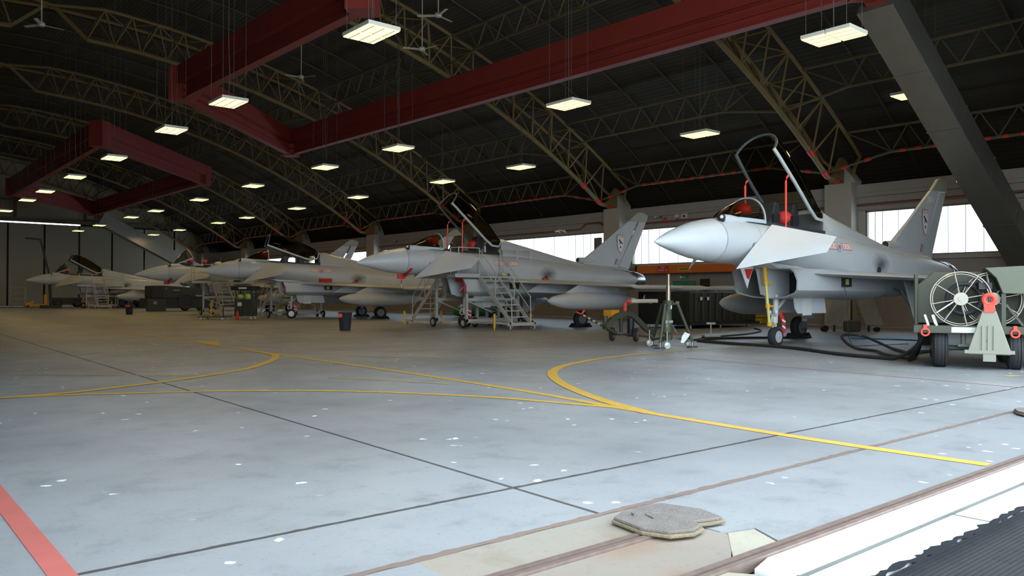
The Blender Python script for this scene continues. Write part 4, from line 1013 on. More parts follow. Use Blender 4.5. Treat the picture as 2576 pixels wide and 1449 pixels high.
def tripod_jack(x, y):
    t = thing('tripod_jack', 'olive tripod aircraft jack with raised screw standing before jet 804', 'jack', (x, y, 0))
    c = MB().cyl((0, 0, .18), (0, 0, 1.18), .085, 14).build('column', 'olive', t, smooth=True)
    MB().cyl((0, 0, 1.15), (0, 0, 1.58), .062, 14).build('ram', 'screw_brass', t, smooth=True); MB().cyl((0, 0, 1.58), (0, 0, 1.88), .045, 12).build('screw', 'screw_brass', t, smooth=True)
    MB().cyl((0, 0, 1.08), (0, 0, 1.20), .13, 14).build('collar', 'olive', t)
    MB().cyl((.0, -.088, .98), (0, -.095, 1.10), .02, 8).build('level_gauge', 'tag_white', c)
    for k in range(3):
        a = math.radians(200+120*k); d = Vector((math.cos(a), math.sin(a), 0))
        l = MB().tube([d*.10+Vector((0, 0, 1.12)), d*.24+Vector((0, 0, 1.10)), d*.62+Vector((0, 0, .14))], .04, 8).build('leg', 'olive', t)
        MB().cyl(d*.62+Vector((0, 0, .02)), d*.62+Vector((0, 0, .18)), .025, 8).build('foot_screw', 'steel', l); MB().cyl(d*.62, d*.62+Vector((0, 0, .025)), .14, 16).build('foot_pad', 'olive_dark', l)
        MB().bar(d*.10+Vector((0, 0, .25)), d*.58+Vector((0, 0, .17)), .05).build('lower_brace', 'olive', l)
        e = Vector((-d.y, d.x, 0)); w = d*.56+e*.16
        MB().bar(d*.5+Vector((0, 0, .18)), w+Vector((0, 0, .30)), .05).build('caster_arm', 'olive', l)
        MB().cyl(w+Vector((0, 0, .12)), w+Vector((0, 0, .42)), .022, 8).build('caster_spring', 'steel', l)
        tq, hq = MB(), MB(); wheel(tq, hq, w+Vector((0, 0, .085)), (.5, .86, 0), .085, .06); o = tq.build('caster', 'hub', l, smooth=True)
    b = MB().lathe((-.19, -.10, .35), (0, 0, 1), [(0, .10), (.03, .13), (.42, .13), (.55, .08), (.60, .05)], 16).build('hydraulic_reservoir', 'olive', t, smooth=True)
    text('reservoir_number', 'JS 105', .085, 'tag_white', b, (-.235, -.225, .66), (.92, -.39, 0), (0, 0, 1))
    MB().box((-.275, -.18, .56), (.05, .02, .06), .4).build('reservoir_sticker', 'sign_yellow', b)
    p = MB().cyl((.18, .05, .2), (.18, .05, .62), .035, 10).build('hand_pump', 'olive_dark', t); MB().cyl((.18, .05, .6), (.26, -.08, .35), .018, 8).build('pump_handle', 'steel', p)
    MB().add([(.14, -.42, .40), (.30, -.46, .34), (.26, -.44, .26), (.12, -.40, .12), (.05, -.36, .13), (.08, -.38, .3)], [(0, 1, 2, 3, 4, 5)]).build('instruction_sheet', 'paper', t)
tripod_jack(16.42, 13.25)

def jack_trolley():
    t = thing('jacking_trolley', 'olive two-wheeled jacking trolley with arched boom and red-tipped tow bar', 'trolley', (17.45, 15.7, 0))
    for s in (-1, 1):
        tq, hq = MB(), MB(); wheel(tq, hq, (-.15*s, .32*s, .2), (.42, -.9, 0), .20, .11); o = tq.build('wheel', 'tyre', t, smooth=True); hq.build('wheel_hub', 'alloy_dark', o)
    MB().cyl((.15, -.32, .2), (-.15, .32, .2), .03, 8).build('axle', 'olive_dark', t)
    pts = [(-.62, .12, .40), (-.45, .08, .62), (-.22, .04, .74), (.10, -.02, .82), (.34, -.06, .74), (.55, -.12, .55), (.78, -.18, .34), (1.0, -.22, .25)]
    q = MB()
    for a, b in zip(pts[:-1], pts[1:]): q.bar(a, b, .12, .14)
    q.build('boom', 'olive', t)
    MB().cyl((.18, -.10, .14), (.18, -.10, .66), .10, 14).build('hydraulic_cylinder', 'black', t, smooth=True); MB().cyl((-.12, .0, .28), (-.12, .0, .70), .05, 10).build('ram', 'olive_dark', t)
    MB().cyl((-.52, .25, .36), (-.52, .25, .74), .075, 14).build('oil_can', 'olive', t, smooth=True)
    q = MB().bar((-.2, .1, .24), (.9, -.25, .10), .05); q.bar((.15, -.28, .2), (.95, -.28, .08), .045); q.build('lower_frame', 'steel', t)
    b = MB().bar((-.62, .12, .40), (-.2, .15, .24), .09).build('tow_bar_root', 'olive', t)
    MB().cyl((-.62, .12, .40), (.18, 1.9, .74), .03, 10).build('tow_bar', 'olive', t)
    for f in (.2, .4, .6, .8):
        a = Vector((-.62, .12, .40)).lerp(Vector((.18, 1.9, .74)), f); c = Vector((-.62, .12, .40)).lerp(Vector((.18, 1.9, .74)), f+.1)
        MB().cyl(a, c, .032, 10).build('tow_bar_band', 'tag_white', t)
    for e in (Vector((.04, .26, .06)), Vector((.16, .05, .12))): MB().cyl((.18, 1.9, .74), Vector((.18, 1.9, .74))+e, .03, 8).build('tow_handle', 'hi_red', t)
    MB().tube([(.05, 0, .8), (.05, 0, 1.10), (.12, -.05, 1.16), (.20, -.08, 1.16)], .05, 8).build('red_elbow', 'hi_red', t)
    MB().cyl((.20, -.08, 1.16), (1.05, -.35, 1.17), .06, 12).build('roller', 'cloth_cream', t, smooth=True)
    MB().box((-.2, .3, .75), (.34, .3, .3)).build('yellow_box', 'amber', t); MB().tube([(.3, -.15, .3), (.45, -.2, .16), (.7, -.24, .12), (1.0, -.28, .14)], .03, 6).build('hose', 'chrome', t)
jack_trolley()

def dolly():
    t = thing('low_dolly', 'small chrome dolly with tee handle on the floor behind the tripod jack', 'dolly', (20.5, 14.9, 0), -.55)
    MB().box((0, 0, .11), (.50, .30, .07)).build('tray', 'alloy', t, bevel=.01)
    for x in (-.2, .2):
        for y in (-.12, .12): MB().cyl((x, y-.02, .045), (x, y+.02, .045), .045, 10).build('caster', 'black', t)
    MB().cyl((0, 0, .14), (0, 0, .48), .025, 8).build('stem', 'alloy', t); MB().cyl((-.14, 0, .48), (.14, 0, .48), .035, 10).build('handle', 'white_plastic', t)
dolly()

def ribbed_container():
    t = thing('equipment_container', 'black-green ribbed container behind the tripod jack near the wall', 'container', (26.0, 19.9, 0))
    MB().span((0, 0, .24), (4.6, 2.7, 1.49)).build('body', 'box_green', t, bevel=.03)
    for k in range(9): MB().span((.30+.47*k, -.05, .32), (.36+.47*k, .0, 1.45)).build('rib', 'olive', t)
    for k in range(2): MB().span((-.04, .3+1.3*k, .34), (0, 1.3+1.3*k, 1.42)).build('side_door', 'box_green', t)
    for y in (.5, 1.9):
        MB().span((-.055, y, 1.0), (-.04, y+.16, 1.1)).build('stencil_plate', 'tag_white', t)
    for x in (.6, 1.05): MB().span((x, -.055, 1.15), (x+.14, -.05, 1.28)).build('stencil_plate', 'tag_white', t)
    MB().span((0, 0, .14), (4.9, 2.7, .24)).build('skid', 'black', t)
    for x in (.3, 2.3, 4.3):
        for y in (.2, 2.4): MB().cyl((x, y, 0), (x, y, .15), .06, 8).build('foot', 'steel', t)
    MB().tube([(-.03, 2.3, 1.35), (-.06, 2.35, 1.15), (-.03, 2.3, 1.12)], .03, 6).build('handle', 'tag_white', t)
    return t
ribbed_container()
def stored_tank(x, y, rz, label):
    t = thing('stored_pod', label, 'pod', (x, y, 1.505), rz, 'grey pods stored on the container')
    MB().lathe((-1.1, 0, .14), (1, 0, 0), [(0, .01), (.12, .06), (.4, .115), (1.0, .13), (1.8, .12), (2.1, .06), (2.2, .01)], 14).build('shell', 'jet_panel', t, smooth=True)
    for xx in (-.5, .6): MB().box((xx, 0, .02), (.08, .3, .06)).build('cradle', 'wood', t)
stored_tank(28.0, 21.7, -1.15, 'slim grey pod resting on the container beside the jack screw')
stored_tank(29.6, 20.6, -1.15, 'slim grey pod resting on the container close to the intake of jet 804')

# hose-reel trailer at the right edge
def reel_trailer():
    t = thing('hose_reel_trailer', 'green hydraulic trailer with two open steel hose reels at right edge', 'trailer', (16.15, 5.84, 0), math.atan2(-.917, .399))
    # local x: to the right along the axle, y: backwards
    G, L = 'olive', 'olive_light'
    for x in (-.60, .60):
        tq, hq = MB(), MB(); wheel(tq, hq, (x, .1, .36), (1, 0, 0), .36, .27); o = tq.build('wheel', 'tyre', t, smooth=True); hq.build('wheel_hub', 'olive_dark', o)
        for k in (-.085, -.03, .03, .085): MB().torus((x+k, .1, .36), (1, 0, 0), .355, .010, 28, 5).build('tread_ridge', 'black', o)
    for x in (-.60, .60):
        tq, hq = MB(), MB(); wheel(tq, hq, (x, 1.9, .36), (1, 0, 0), .36, .27); o = tq.build('wheel', 'tyre', t, smooth=True); hq.build('wheel_hub', 'olive_dark', o)
    MB().cyl((-.6, .1, .36), (.6, .1, .36), .05, 8).build('axle', 'olive_dark', t)
    MB().span((-1.05, -.25, .64), (1.55, 2.6, .78)).build('bed', G, t, bevel=.015)
    MB().span((-.42, -.258, .66), (.16, -.25, .76)).build('name_strip', 'mark_number', t)
    for x in (-.85, .58):
        h = MB().torus((x, -.29, .66), (0, 1, 0), .065, .018, 16, 6).build('tie_down_ring', 'hi_red', t); MB().span((x-.03, -.30, .70), (x+.03, -.25, .80)).build('ring_bracket', 'hi_red', t)
    for x in (-.22, .55):
        MB().cyl((x, -.05, .40), (x, -.05, .64), .05, 8).build('spring_hanger', L, t); MB().box((x, -.05, .42), (.18, .12, .05)).build('spring_plate', L, t)
    # reels
    def reel(cx, cy, r, tag2=''):
        o = MB().torus((cx, cy, 1.28), (0, 1, 0), r, .016, 40, 6).build('hose_reel', 'steel', t, smooth=True)
        for dy in (.07, .20, .27): MB().torus((cx, cy+dy, 1.28), (0, 1, 0), r*(.93 if dy == .07 else 1), .014, 40, 6).build('rim', 'steel', o, smooth=True)
        for k in range(8):
            a = 2*PI*k/8+.2
            for dy in (0, .25): MB().cyl((cx+.1*math.cos(a), cy+dy, 1.28+.1*math.sin(a)), (cx+r*math.cos(a), cy+dy, 1.28+r*math.sin(a)), .013, 6).build('spoke', 'steel', o)
            MB().cyl((cx+r*.62*math.cos(a), cy, 1.28+r*.62*math.sin(a)), (cx+r*.62*math.cos(a), cy+.25, 1.28+r*.62*math.sin(a)), .012, 6).build('drum_bar', 'steel', o)
        MB().cyl((cx, cy-.06, 1.28), (cx, cy+.30, 1.28), .12, 18).build('hub', 'steel', o, smooth=True); MB().cyl((cx, cy-.09, 1.28), (cx, cy-.055, 1.28), .045, 12).build('hub_cap', 'steel', o)
        MB().cyl((cx-.02, cy+.05, 1.30), (cx-r*.8, cy+.02, 1.02), .022, 8).build('hose_stub', 'chrome', o)
    reel(-.26, -.10, .50); reel(.28, .28, .50)
    MB().torus((-.20, .1, 1.28), (0, 1, 0), .28, .04, 24, 8).build('coiled_hose', 'hose_black', t); MB().box((.12, .05, 1.52), (.22, .2, .12), .2).build('hose_clutter', 'black', t)
    # cabinets
    MB().prism([(-.98, .80), (.95, .80), (.95, 1.62), (.75, 1.80), (-.70, 1.80), (-.98, 1.55)], 'y', .55, 2.5).build('rear_cabinet', G, t, bevel=.02)
    MB().prism([(.40, 1.38), (.30, 1.66), (.12, 1.85), (.72, 1.88), (1.05, 1.62), (1.05, 1.36)], 'y', -.15, .6).build('hood', L, t, bevel=.015)
    MB().span((.98, -.02, .55), (2.0, 2.5, 1.82)).build('side_cabinet', G, t, bevel=.03)
    MB().span((1.0, -.03, .82), (1.3, -.02, .98)).build('data_plate', 'mark_number', t)
    MB().prism([(.93, 1.72), (1.0, 1.78), (.98, 1.66)], 'y', -.16, -.152).build('reflective_mark', 'tag_white', t)
    for x in (.42, .88):
        MB().span((x-.035, -.12, .78), (x+.035, -.05, 1.38)).build('support_post', G, t)
    MB().bar((.46, -.08, 1.18), (.72, -.08, .80), .06, .04).build('support_brace', G, t)
    # folded tow yoke
    y0 = -.42
    MB().prism([(.06, 1.06), (.28, 1.06), (.36, .80), (.50, .36), (.50, .28), (-.16, .28), (-.16, .36), (-.02, .80)], 'y', y0, y0+.05).build('tow_yoke', 'yoke', t, bevel=.01)
    for x in (.08, .17, .26): MB().prism([(x-.025, .80), (x+.025, .80), (x+.03, .32), (x-.03, .32)], 'y', y0-.025, y0).build('yoke_rib', 'yoke', t)
    MB().span((-.22, y0-.04, .30), (.56, y0+.08, .36)).build('yoke_foot', 'yoke', t); MB().span((.07, y0-.03, .16), (.27, y0+.05, .32)).build('yoke_pin', 'yoke', t)
    MB().prism([(.09, 1.04), (.25, 1.04), (.26, 1.20), (.08, 1.20)], 'y', y0-.02, y0+.05).build('tow_shank', 'hi_red', t); MB().torus((.17, y0+.015, 1.27), (0, 1, 0), .085, .04, 20, 8).build('tow_eye', 'hi_red', t, smooth=True)
    MB().bar((.15, -.2, .78), (.15, y0+.03, .50), .08).build('yoke_hinge', 'olive_dark', t)
    for x in (-.80, -.66): MB().cyl((x, -.20, .78), (x-.06, -.18, .98), .028, 8).build('hose_coupling', 'chrome', t)
    MB().cyl((1.05, -.1, .62), (1.35, -.1, .68), .02, 8).build('red_cable', 'hi_red', t)
    MB().cyl((-1.0, .4, .78), (-1.0, .4, 1.75), .04, 8).build('corner_post', G, t)
reel_trailer()

def hose(name, label, pts, r, m, cat='hose', group=None):
    P = [Vector(p) for p in pts]; Q = []
    for i in range(len(P)-1):
        a, b, c, d = P[max(i-1, 0)], P[i], P[i+1], P[min(i+2, len(P)-1)]
        for k in range(8):
            t = k/8; Q.append(0.5*((2*b) + (c-a)*t + (2*a-5*b+4*c-d)*t*t + (3*b-a-3*c+d)*t**3))
    Q.append(P[-1])
    for q in Q: q.z = max(q.z, r)
    return tag(MB().tube(Q, r, 8).build(name, m, None, smooth=True), label, cat, group)
hose('hydraulic_hose', 'thick black hose lying from the trailer past the nose wheel to the jack', [(16.0, 6.75, .72), (16.35, 7.0, .35), (16.7, 7.6, .05), (16.81, 8.2, .04), (17.2, 9.2, .04), (18.1, 10.6, .04), (18.5, 12.0, .04), (18.6, 12.9, .04), (18.95, 14.2, .04)], .04, 'hose_black', group='black hydraulic hoses')
hose('hydraulic_hose', 'black hose making a raised loop on the floor beside the reel trailer', [(16.1, 6.85, .70), (16.7, 7.1, .30), (17.6, 7.6, .06), (18.9, 8.4, .05), (20.0, 9.2, .05), (20.6, 10.2, .28), (19.9, 10.4, .30), (19.3, 9.8, .06), (18.6, 8.9, .05), (17.6, 8.2, .05), (16.9, 7.4, .05)], .035, 'hose_black', group='black hydraulic hoses')
hose('hydraulic_hose', 'black hose sagging from the trailer in a wide curve on the floor', [(15.9, 6.6, .74), (16.25, 6.9, .4), (16.7, 7.3, .05), (17.4, 7.5, .04), (18.4, 7.9, .04), (19.2, 8.15, .04), (19.8, 8.1, .04)], .04, 'hose_black', group='black hydraulic hoses')
hose('hydraulic_hose', 'black hose running behind the nose wheel towards the small dolly', [(18.95, 14.25, .04), (20.0, 14.6, .04), (21.5, 14.2, .04), (22.4, 13.6, .04), (23.4, 13.3, .04)], .035, 'hose_black', group='black hydraulic hoses')
hose('hydraulic_hose', 'thinner black hose curving to the back wall near the yellow boxes', [(19.2, 14.6, .03), (21.5, 15.4, .03), (24, 15.9, .03), (26.5, 17.0, .03), (28.2, 18.4, .03)], .028, 'hose_black', group='black hydraulic hoses')
hose('blue_pole', 'thin blue pole lying on the floor under the wing of jet 804', [(24.3, 12.4, .02), (24.5, 11.4, .02), (24.75, 10.2, .02)], .02, 'hose_blue', 'pole')
hose('thin_cable', 'thin black cable hanging from the side of jet 804 to the floor', [(20.35, 10.58, 1.62), (20.36, 10.5, 1.2), (20.4, 10.5, .5), (20.5, 10.4, .02), (21.3, 10.2, .02), (22.6, 9.9, .02)], .008, 'hose_black', 'cable')

def covered_stand():
    t = thing('covered_stand', 'dark work stand with two slanting grey fabric panels under jet 804 tail', 'work stand', (29.1, 14.7, 0), -.70)
    for s, x in ((-1, -.42), (1, .30)):
        V = []; n = 6
        for i in range(n+1):
            f = i/n; z = 1.45-1.2*f; off = s*(.42*f**1.2); V += [(x+off-.33, -.1*f, z), (x+off+.33, -.1*f, z)]
        V2 = [(a, b+.03, c) for a, b, c in V]; m = len(V); F = [(2*i, 2*i+1, 2*i+3, 2*i+2) for i in range(n)]
        MB().add(V+V2, F+[tuple(j+m for j in reversed(f)) for f in F]).build('fabric_panel', 'fabric_grey', t, smooth=True)
    q = MB().bar((-.8, .2, 1.45), (.7, .2, 1.45), .08).build('top_bar', 'olive_dark', t)
    for x in (-.7, -.05, .6): MB().bar((x, .2, 0), (x*.9, .2, 1.45), .06).build('stand_leg', 'olive_dark', t)
    MB().box((-.05, .15, .22), (.5, .5, .42)).build('pump_unit', 'jet_bay', t, bevel=.05); MB().cyl((-1.1, 0, .12), (-1.1, .2, .12), .12, 12).build('wheel', 'tyre', t); MB().cyl((.85, 0, .09), (.85, .2, .09), .09, 12).build('wheel', 'tyre', t)
covered_stand()

# ------------------------------------------------------------------ bins, trolleys, trailers further in
def bin_(x, y, label, mark):
    t = thing('waste_bin', label, 'bin', (x, y, 0), 0, 'black waste bins')
    MB().lathe((0, 0, 0), (0, 0, 1), [(0, .19), (.02, .20), (.62, .245), (.64, .26), (.68, .26), (.68, .24), (.60, .235)], 24).build('body', 'bin_black', t, smooth=True)
    MB().torus((0, 0, .66), (0, 0, 1), .25, .018, 24, 6).build('rim', 'bin_black', t, smooth=True)
    for s in (-1, 1): MB().tube([(s*.23, -.08, .58), (s*.29, 0, .56), (s*.23, .08, .58)], .015, 6).build('handle', 'bin_black', t)
    d = Vector((-.62, -.78, 0))
    if mark == 'disc': MB().lathe(d*.235+Vector((-.13, .04, .56)), d, [(0, .075), (.012, .075)], 18).build('red_disc', 'hi_red', t)
    else:
        V = []
        for i in range(7):
            a = math.atan2(d.y, d.x)-.6+1.2*i/6; V += [(.25*math.cos(a), .25*math.sin(a), .50), (.256*math.cos(a), .256*math.sin(a), .62)]
        MB().add(V, [(2*i, 2*i+2, 2*i+3, 2*i+1) for i in range(6)]).build('red_band', 'hi_red', t)
bin_(14.45, 26.75, 'black bin with a red disc standing in front of the jet row', 'disc')
bin_(14.6, 55.9, 'black bin with a red band far back near the dark trailer', 'band')

def tool_trolley():
    t = thing('tool_trolley', 'dark green tool trolley with sloping top and hi-vis vests by jet nose', 'trolley', (16.9, 42.3, 0), -.86)
    MB().box((0, 0, .62), (1.02, .6, .90)).build('cabinet', 'olive_dark', t, bevel=.02); MB().box((0, -.05, 1.66), (1.3, .75, .24)).build('top_box', 'box_green', t, bevel=.03)
    for x in (-.45, .45):
        for y in (-.25, .25): MB().span((x-.02, y-.02, 1.05), (x+.02, y+.02, 1.56)).build('post', 'olive_dark', t)
    MB().span((-.20, -.432, 1.62), (.26, -.428, 1.70)).build('title_strip', 'tag_white', t); MB().span((-.32, -.312, .70), (-.08, -.302, .90)).build('paper_note', 'mark_number', t)
    MB().ball((-.22, -.15, 1.20), .16, 12, (1.1, .9, .9)).build('hi_vis_vest', 'hi_vis', t, smooth=True); MB().ball((.20, -.15, 1.22), .18, 12, (1.0, .9, 1.0)).build('hi_vis_vest', 'hi_vis', t, smooth=True)
    for x in (-.42, .42):
        for y in (-.22, .22): MB().cyl((x-.025, y, .085), (x+.025, y, .085), .085, 14).build('caster', 'sign_white', t); MB().span((x-.03, y-.03, .08), (x+.03, y+.03, .18)).build('caster_fork', 'steel', t)
    MB().span((-.02, -.31, .2), (.0, -.30, 1.05)).build('door_split', 'black', t); MB().tube([(.56, -.2, .5), (.62, -.2, .8), (.56, -.2, 1.1)], .02, 6).build('handle', 'olive', t)
tool_trolley()
def step_frame():
    t = thing('yellow_step_frame', 'low yellow metal frame with red extinguisher cradle beside the tool trolley', 'stand', (15.6, 42.9, 0), -.86)
    q = MB().bar((-.4, 0, .1), (-.35, 0, .95), .05).build('post', 'jack_yellow', t); MB().bar((-.4, 0, .12), (.35, 0, .62), .05).build('brace', 'jack_yellow', t)
    MB().span((-.9, -.4, .10), (.6, .4, .14)).build('base_plate', 'olive_dark', t); MB().bar((.33, 0, .14), (.33, 0, .72), .05).build('post', 'olive', t)
    for x in (-.75, .45): MB().cyl((x, -.35, .05), (x, -.29, .05), .055, 10).build('caster', 'sign_white', t); MB().cyl((x, .29, .05), (x, .35, .05), .055, 10).build('caster', 'sign_white', t)
step_frame()
def extinguisher(x, y, label):
    t = thing('fire_extinguisher', label, 'extinguisher', (x, y, 0))
    MB().lathe((0, 0, 0), (0, 0, 1), [(0, .08), (.02, .09), (.34, .09), (.42, .05), (.46, .03)], 16).build('cylinder', 'cover_red', t, smooth=True)
    MB().box((0, -.02, .48), (.04, .12, .04)).build('valve', 'black', t); MB().tube([(0, -.06, .46), (.1, -.1, .35), (.1, -.08, .15)], .012, 6).build('hose', 'black', t)
extinguisher(16.3, 41.95, 'red fire extinguisher on the floor left of the tool trolley')

def power_trailer():
    t = thing('power_trailer', 'dark green generator trailer with round wheel arch in front of jet 807', 'trailer', (18.3, 64.9, 0), .05)
    MB().span((0, 0, .25), (4.9, 2.0, 1.0)).build('chassis', 'box_green', t, bevel=.03)
    MB().prism([(.55, 1.0), (4.8, 1.0), (4.7, 1.80), (1.2, 2.0), (.6, 1.9)], 'y', .15, 1.9).build('engine_cover', 'olive_dark', t, bevel=.05)
    MB().span((-.1, -.1, 0.02), (1.3, .2, .95)).build('front_locker', 'olive_dark', t, bevel=.02); MB().span((.25, -.02, 1.0), (1.2, 1.6, 1.98)).build('control_box', 'box_green', t, bevel=.06)
    MB().lathe((2.85, -.04, .78), (0, 1, 0), [(0, .52), (.1, .52)], 28).build('wheel_arch', 'black', t); MB().torus((2.85, -.05, .78), (0, 1, 0), .55, .03, 28, 6).build('arch_lip', 'olive', t)
    for x in (.7, 2.85, 4.1):
        tq, hq = MB(), MB(); wheel(tq, hq, (x, .2, .36), (0, 1, 0), .36, .25); o = tq.build('wheel', 'tyre', t, smooth=True); hq.build('wheel_hub', 'olive_dark', o)
    MB().span((3.6, -.02, 1.15), (4.2, .14, 1.27)).build('brass_vent', 'screw_brass', t); MB().span((1.9, .12, 1.62), (2.4, .15, 1.66)).build('stencil', 'tag_white', t); MB().span((.35, -.115, .55), (.62, -.105, .78)).build('notice', 'clad_grey', t)
power_trailer()
def tractor(x, y, label, m, rz=0.0, cab=True):
    t = thing('towing_tractor', label, 'tractor', (x, y, 0), rz, 'dark vehicles before the far door')
    MB().span((-1.3, -.65, .35), (1.3, .65, .95)).build('body', m, t, bevel=.06); MB().span((-1.35, -.68, .30), (1.35, .68, .42)).build('bumper', 'black', t)
    if cab: MB().prism([(-.3, .95), (.9, .95), (.8, 1.55), (-.1, 1.55)], 'y', -.6, .6).build('cab', 'box_green', t, bevel=.04)
    for xx in (-.85, .85):
        for yy in (-.6, .6):
            tq, hq = MB(), MB(); wheel(tq, hq, (xx, yy, .38), (0, 1, 0), .38, .24); o = tq.build('wheel', 'tyre', t, smooth=True); hq.build('wheel_hub', 'olive_dark', o)
    MB().ball((-1.32, -.5, .75), .06, 8).build('lamp', 'hi_red', t)
tractor(21.6, 89.2, 'low dark tractor beyond the farthest access stairs', 'box_green'); tractor(25.2, 89.6, 'dark tractor with tan load under the wing of the farthest jet', 'olive_dark', .1, False)
tractor(28.8, 89.9, 'dark tractor closest to the window wall at the far end', 'box_green', .15); tractor(17.8, 90.4, 'dark tractor under the nose of the farthest jet', 'box_green', -.1, False)
tag(MB().box((24.9, 89.55, 1.13), (2.6, .9, .36)).build('long_crate', 'wood', bevel=.02), 'long tan crate carried on the dark tractor near the far door', 'crate')
def barrier(x, y):
    t = thing('yellow_barrier', 'yellow wheeled hoist base under the farthest jet nose', 'hoist', (x, y, 0))
    MB().span((-1.0, -.3, .1), (1.0, .3, .3)).build('base', 'jack_yellow', t); MB().bar((-.9, 0, .3), (-.3, 0, .55), .18).build('arm', 'jack_yellow', t); MB().span((.6, -.15, .3), (.85, .15, 1.25)).build('post', 'jack_yellow', t)
    for xx in (-.8, .8): MB().cyl((xx, -.35, .12), (xx, -.2, .12), .12, 12).build('wheel', 'black', t)
barrier(15.0, 89.6)
def boom_pole():
    t = thing('boom_crane', 'thin dark angled boom rising over the nose of the farthest jet', 'crane', (15.3, 84.6, 0))
    MB().bar((.0, 0, .2), (-.15, 0, 3.2), .2).build('mast', 'box_green', t); MB().bar((-.15, 0, 3.1), (-.9, 0, 6.35), .16).build('boom', 'box_green', t); MB().bar((-.86, 0, 6.33), (-2.1, 0, 6.40), .14).build('jib', 'box_green', t)
    MB().span((-.8, -.6, .02), (.8, .6, .26)).build('base', 'box_green', t)
boom_pole()
def rack(x, y):
    t = thing('trolley_rack', 'bright metal rack trolley against the far door at left', 'rack', (x, y, 0))
    for a in (-.7, .7):
        for b in (-.35, .35): MB().span((a-.03, b-.03, .1), (a+.03, b+.03, 2.1)).build('post', 'alloy', t)
    for z in (.25, .8, 1.4, 1.95): MB().span((-.72, -.37, z), (.72, .37, z+.05)).build('shelf', 'alloy', t)
    for a in (-.6, .6): MB().cyl((a, -.3, .06), (a, -.24, .06), .06, 10).build('caster', 'black', t)
rack(14.4, 96.5)
# green long-nosed bottle trolley glimpsed between the stairs of jet 810
def green_bottle():
    t = thing('gas_bottle_trolley', 'glossy dark green gas bottle trolley glimpsed under jet 810', 'trolley', (23.6, 30.2, 0), -.7)
    MB().lathe((-1.5, 0, .55), (1, 0, 0), [(0, .02), (.1, .16), (.35, .24), (2.6, .24), (2.9, .16), (3.0, .05)], 18).build('bottle', 'bottle_green', t, smooth=True)
    MB().span((-1.3, -.3, .18), (1.3, .3, .28)).build('frame', 'olive_dark', t)
    for x in (-.9, .9):
        for s in (-1, 1): MB().cyl((x, s*.3, .15), (x, s*.38, .15), .15, 14).build('wheel', 'tyre', t)
        MB().span((x-.05, -.26, .25), (x+.05, .26, .4)).build('cradle', 'olive_dark', t)
green_bottle()

# ------------------------------------------------------------------ fittings on the window wall
def wall_beam():
    t = thing('orange_boom', 'long orange boom on the wall below the window behind jet 804 nose', 'boom', (WX-.30, 26.2, 2.53))
    MB().span((-.14, -3.9, 0), (.14, 3.5, .44)).build('beam', 'orange', t, bevel=.02); MB().span((-.16, 3.5, -.02), (.16, 3.62, .46)).build('end_cap', 'black', t)
    MB().span((-.155, 1.25, .04), (-.14, 2.05, .40)).build('fire_point_sign', 'sign_red', t)
    text('fire_point_text', 'FIRE\nPOINT 20', .15, 'mark_pale', t, (-.158, 1.65, .23), (0, -1, 0), (0, 0, 1))
    p = MB().span((-.155, -.15, .10), (-.14, .65, .30)).build('yellow_plate', 'sign_yellow', t)
    for k in range(6): MB().span((-.16, -.08+.11*k, .16), (-.155, -.01+.11*k, .24)).build('plate_character', 'mark_dark', p)
    for y in (-3, 2.6): MB().span((.1, y, .05), (.32, y+.12, .4)).build('bracket', 'pipe_red', t)
wall_beam()
def exit_sign(y, z, label, w=.5):
    t = thing('exit_sign', label, 'exit sign', (WX-.09, y, z), 0, 'green exit signs')
    MB().span((-.03, -w/2, 0), (.03, w/2, .2)).build('panel', 'sign_green', t)
    MB().span((-.036, w/2-.14, .03), (-.03, w/2-.02, .17)).build('door_symbol', 'sign_white', t)
    MB().prism([(-.10, .04), (-.02, .10), (-.10, .16)], 'x', -.036, -.03).build('arrow', 'sign_white', t)
    MB().prism([(.0, .05), (.05, .05), (.09, .12), (.05, .17), (.02, .12)], 'x', -.036, -.03).build('running_figure', 'sign_white', t)
exit_sign(28.5, 5.55, 'green exit sign high on the wall beside the fin of jet 810')
exit_sign(26.75, 2.22, 'green exit sign over the green door below the orange boom')
exit_sign(55.5, 5.55, 'small green exit sign high on the wall above the nose of jet 810')
exit_sign(8.2, 3.3, 'green sign on the wall above the reel trailer')
door2 = struct(MB().span((WX-.05, 26.0, 0), (WX, 27.5, 2.12)).build('door_2', 'sign_green'))
for y in (26.05, 26.78): MB().span((WX-.08, y, .05), (WX-.05, y+.67, 2.05)).build('door_leaf', 'sign_green', door2)
MB().span((WX-.085, 26.72, 1.0), (WX-.08, 26.78, 1.1)).build('handle', 'steel', door2)
t = thing('fire_bell', 'round red fire bell high on the wall behind jet 804 nose', 'bell', (WX-.17, 27.9, 5.45)); MB().lathe((0, 0, 0), (-1, 0, 0), [(0, .11), (.04, .12), (.08, .09), (.1, .03)], 18).build('gong', 'sign_red', t, smooth=True); MB().box((.04, 0, -.16), (.06, .1, .1)).build('call_point', 'sign_red', t)
t = thing('junction_box', 'small white switch box high on the wall right of the fire bell', 'wall box', (WX-.08, 27.2, 5.5)); MB().box((0, 0, .1), (.08, .28, .18)).build('case', 'white_plastic', t, bevel=.01); MB().box((0, 0, -.08), (.05, .1, .1)).build('lamp', 'sign_red', t)
t = thing('junction_box', 'larger white control box high on the wall above jet 804 nose', 'wall box', (WX-.08, 26.7, 5.45)); MB().box((0, 0, .1), (.08, .42, .26)).build('case', 'white_plastic', t, bevel=.01); MB().box((-.045, 0, .1), (.01, .12, .12)).build('dial', 'black', t)
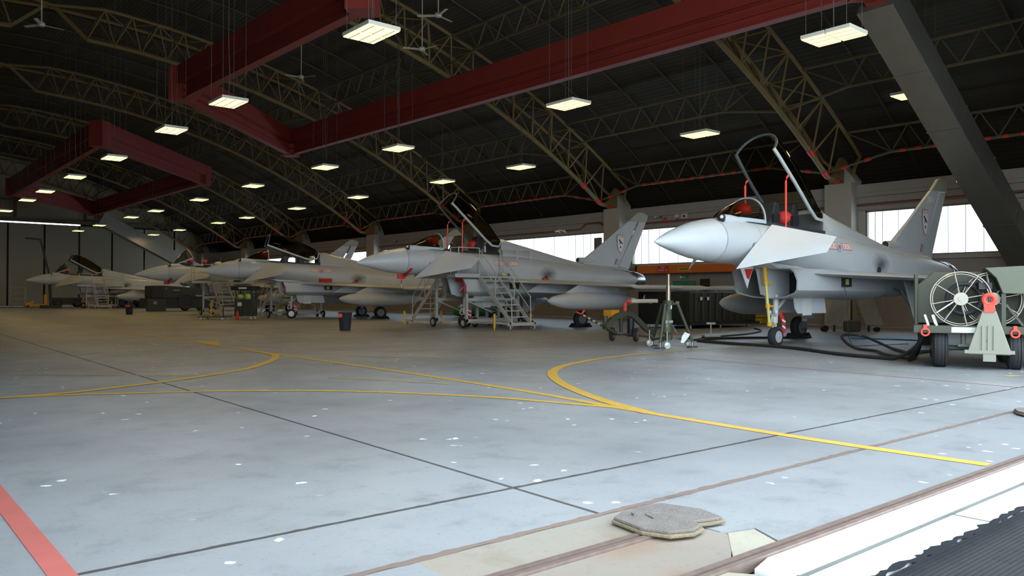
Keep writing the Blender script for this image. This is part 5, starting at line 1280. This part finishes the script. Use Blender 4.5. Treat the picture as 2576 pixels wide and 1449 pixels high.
def camera_(y, z, label, d):
    t = thing('security_camera', label, 'security camera', (WX-.25, y, z), 0, 'white security cameras')
    MB().bar((.20, 0, -.12), (-.05, 0, 0), .04).build('bracket', 'white_plastic', t); MB().cyl((-.05, -.22*d, .06), (-.05, .22*d, .0), .07, 12).build('housing', 'white_plastic', t, smooth=True); MB().cyl((-.05, .21*d, .0), (-.05, .25*d, -.01), .05, 12).build('lens', 'black', t)
camera_(36.25, 5.32, 'white security camera pointing left on the wall beside jet 810 fin', 1); camera_(35.75, 5.30, 'white security camera pointing right on the wall beside jet 810 fin', -1)
t = thing('louvre_vent', 'small louvred vent, slats coloured as orange sunlight, low on the wall under jet 804', 'vent', (WX-.05, 17.0+.2, .55)); MB().span((-.04, -.25, 0), (.04, .25, .62)).build('frame', 'window_frame', t)
for k in range(5): MB().span((-.07, -.21, .05+.115*k), (-.03, .21, .12+.115*k)).build('slat', 'amber', t)  # amber colour stands for sunlight coming through the louvre
for i, (y, lab) in enumerate(((21.8, 'yellow equipment case by the wall behind the nose wheel of jet 804'), (23.2, 'yellow equipment case by the wall nearer the container'))):
    t = thing('equipment_case', lab, 'case', (WX-.9, y, 0)); MB().box((0, 0, .22), (.5, .8, .40)).build('shell', 'sign_yellow', t, bevel=.03); MB().box((-.26, 0, .3), (.03, .2, .06)).build('handle', 'black', t); MB().box((0, 0, .30), (.52, .82, .03)).build('lid_seam', 'black', t)
for i, (y, lab) in enumerate(((22.5, 'red floor stand beside the yellow cases at the wall'), (24.6, 'red floor stand next to the container end'))):
    t = thing('red_stand', lab, 'stand', (WX-1.4, y, 0)); MB().cyl((0, 0, .02), (0, 0, 1.1), .05, 8).build('post', 'cover_red', t); MB().cyl((0, 0, 0), (0, 0, .04), .25, 14).build('base', 'black', t); MB().box((0, 0, 1.1), (.1, .3, .2)).build('head', 'cover_red', t)
t = thing('wall_rack', 'black chair-like rack visible over the container by the wall', 'chair', (WX-.8, 25.0, 0)); MB().box((.2, 0, 1.9), (.08, .6, .6)).build('backrest', 'seat_black', t, bevel=.05); MB().box((0, 0, 1.5), (.5, .6, .1)).build('seat', 'seat_black', t, bevel=.03); MB().span((-.25, -.3, 0), (.25, .3, 1.4)).build('added_plinth', 'wall_lower', t)  # chair shape stands for a chair-like rack; plinth added to raise it
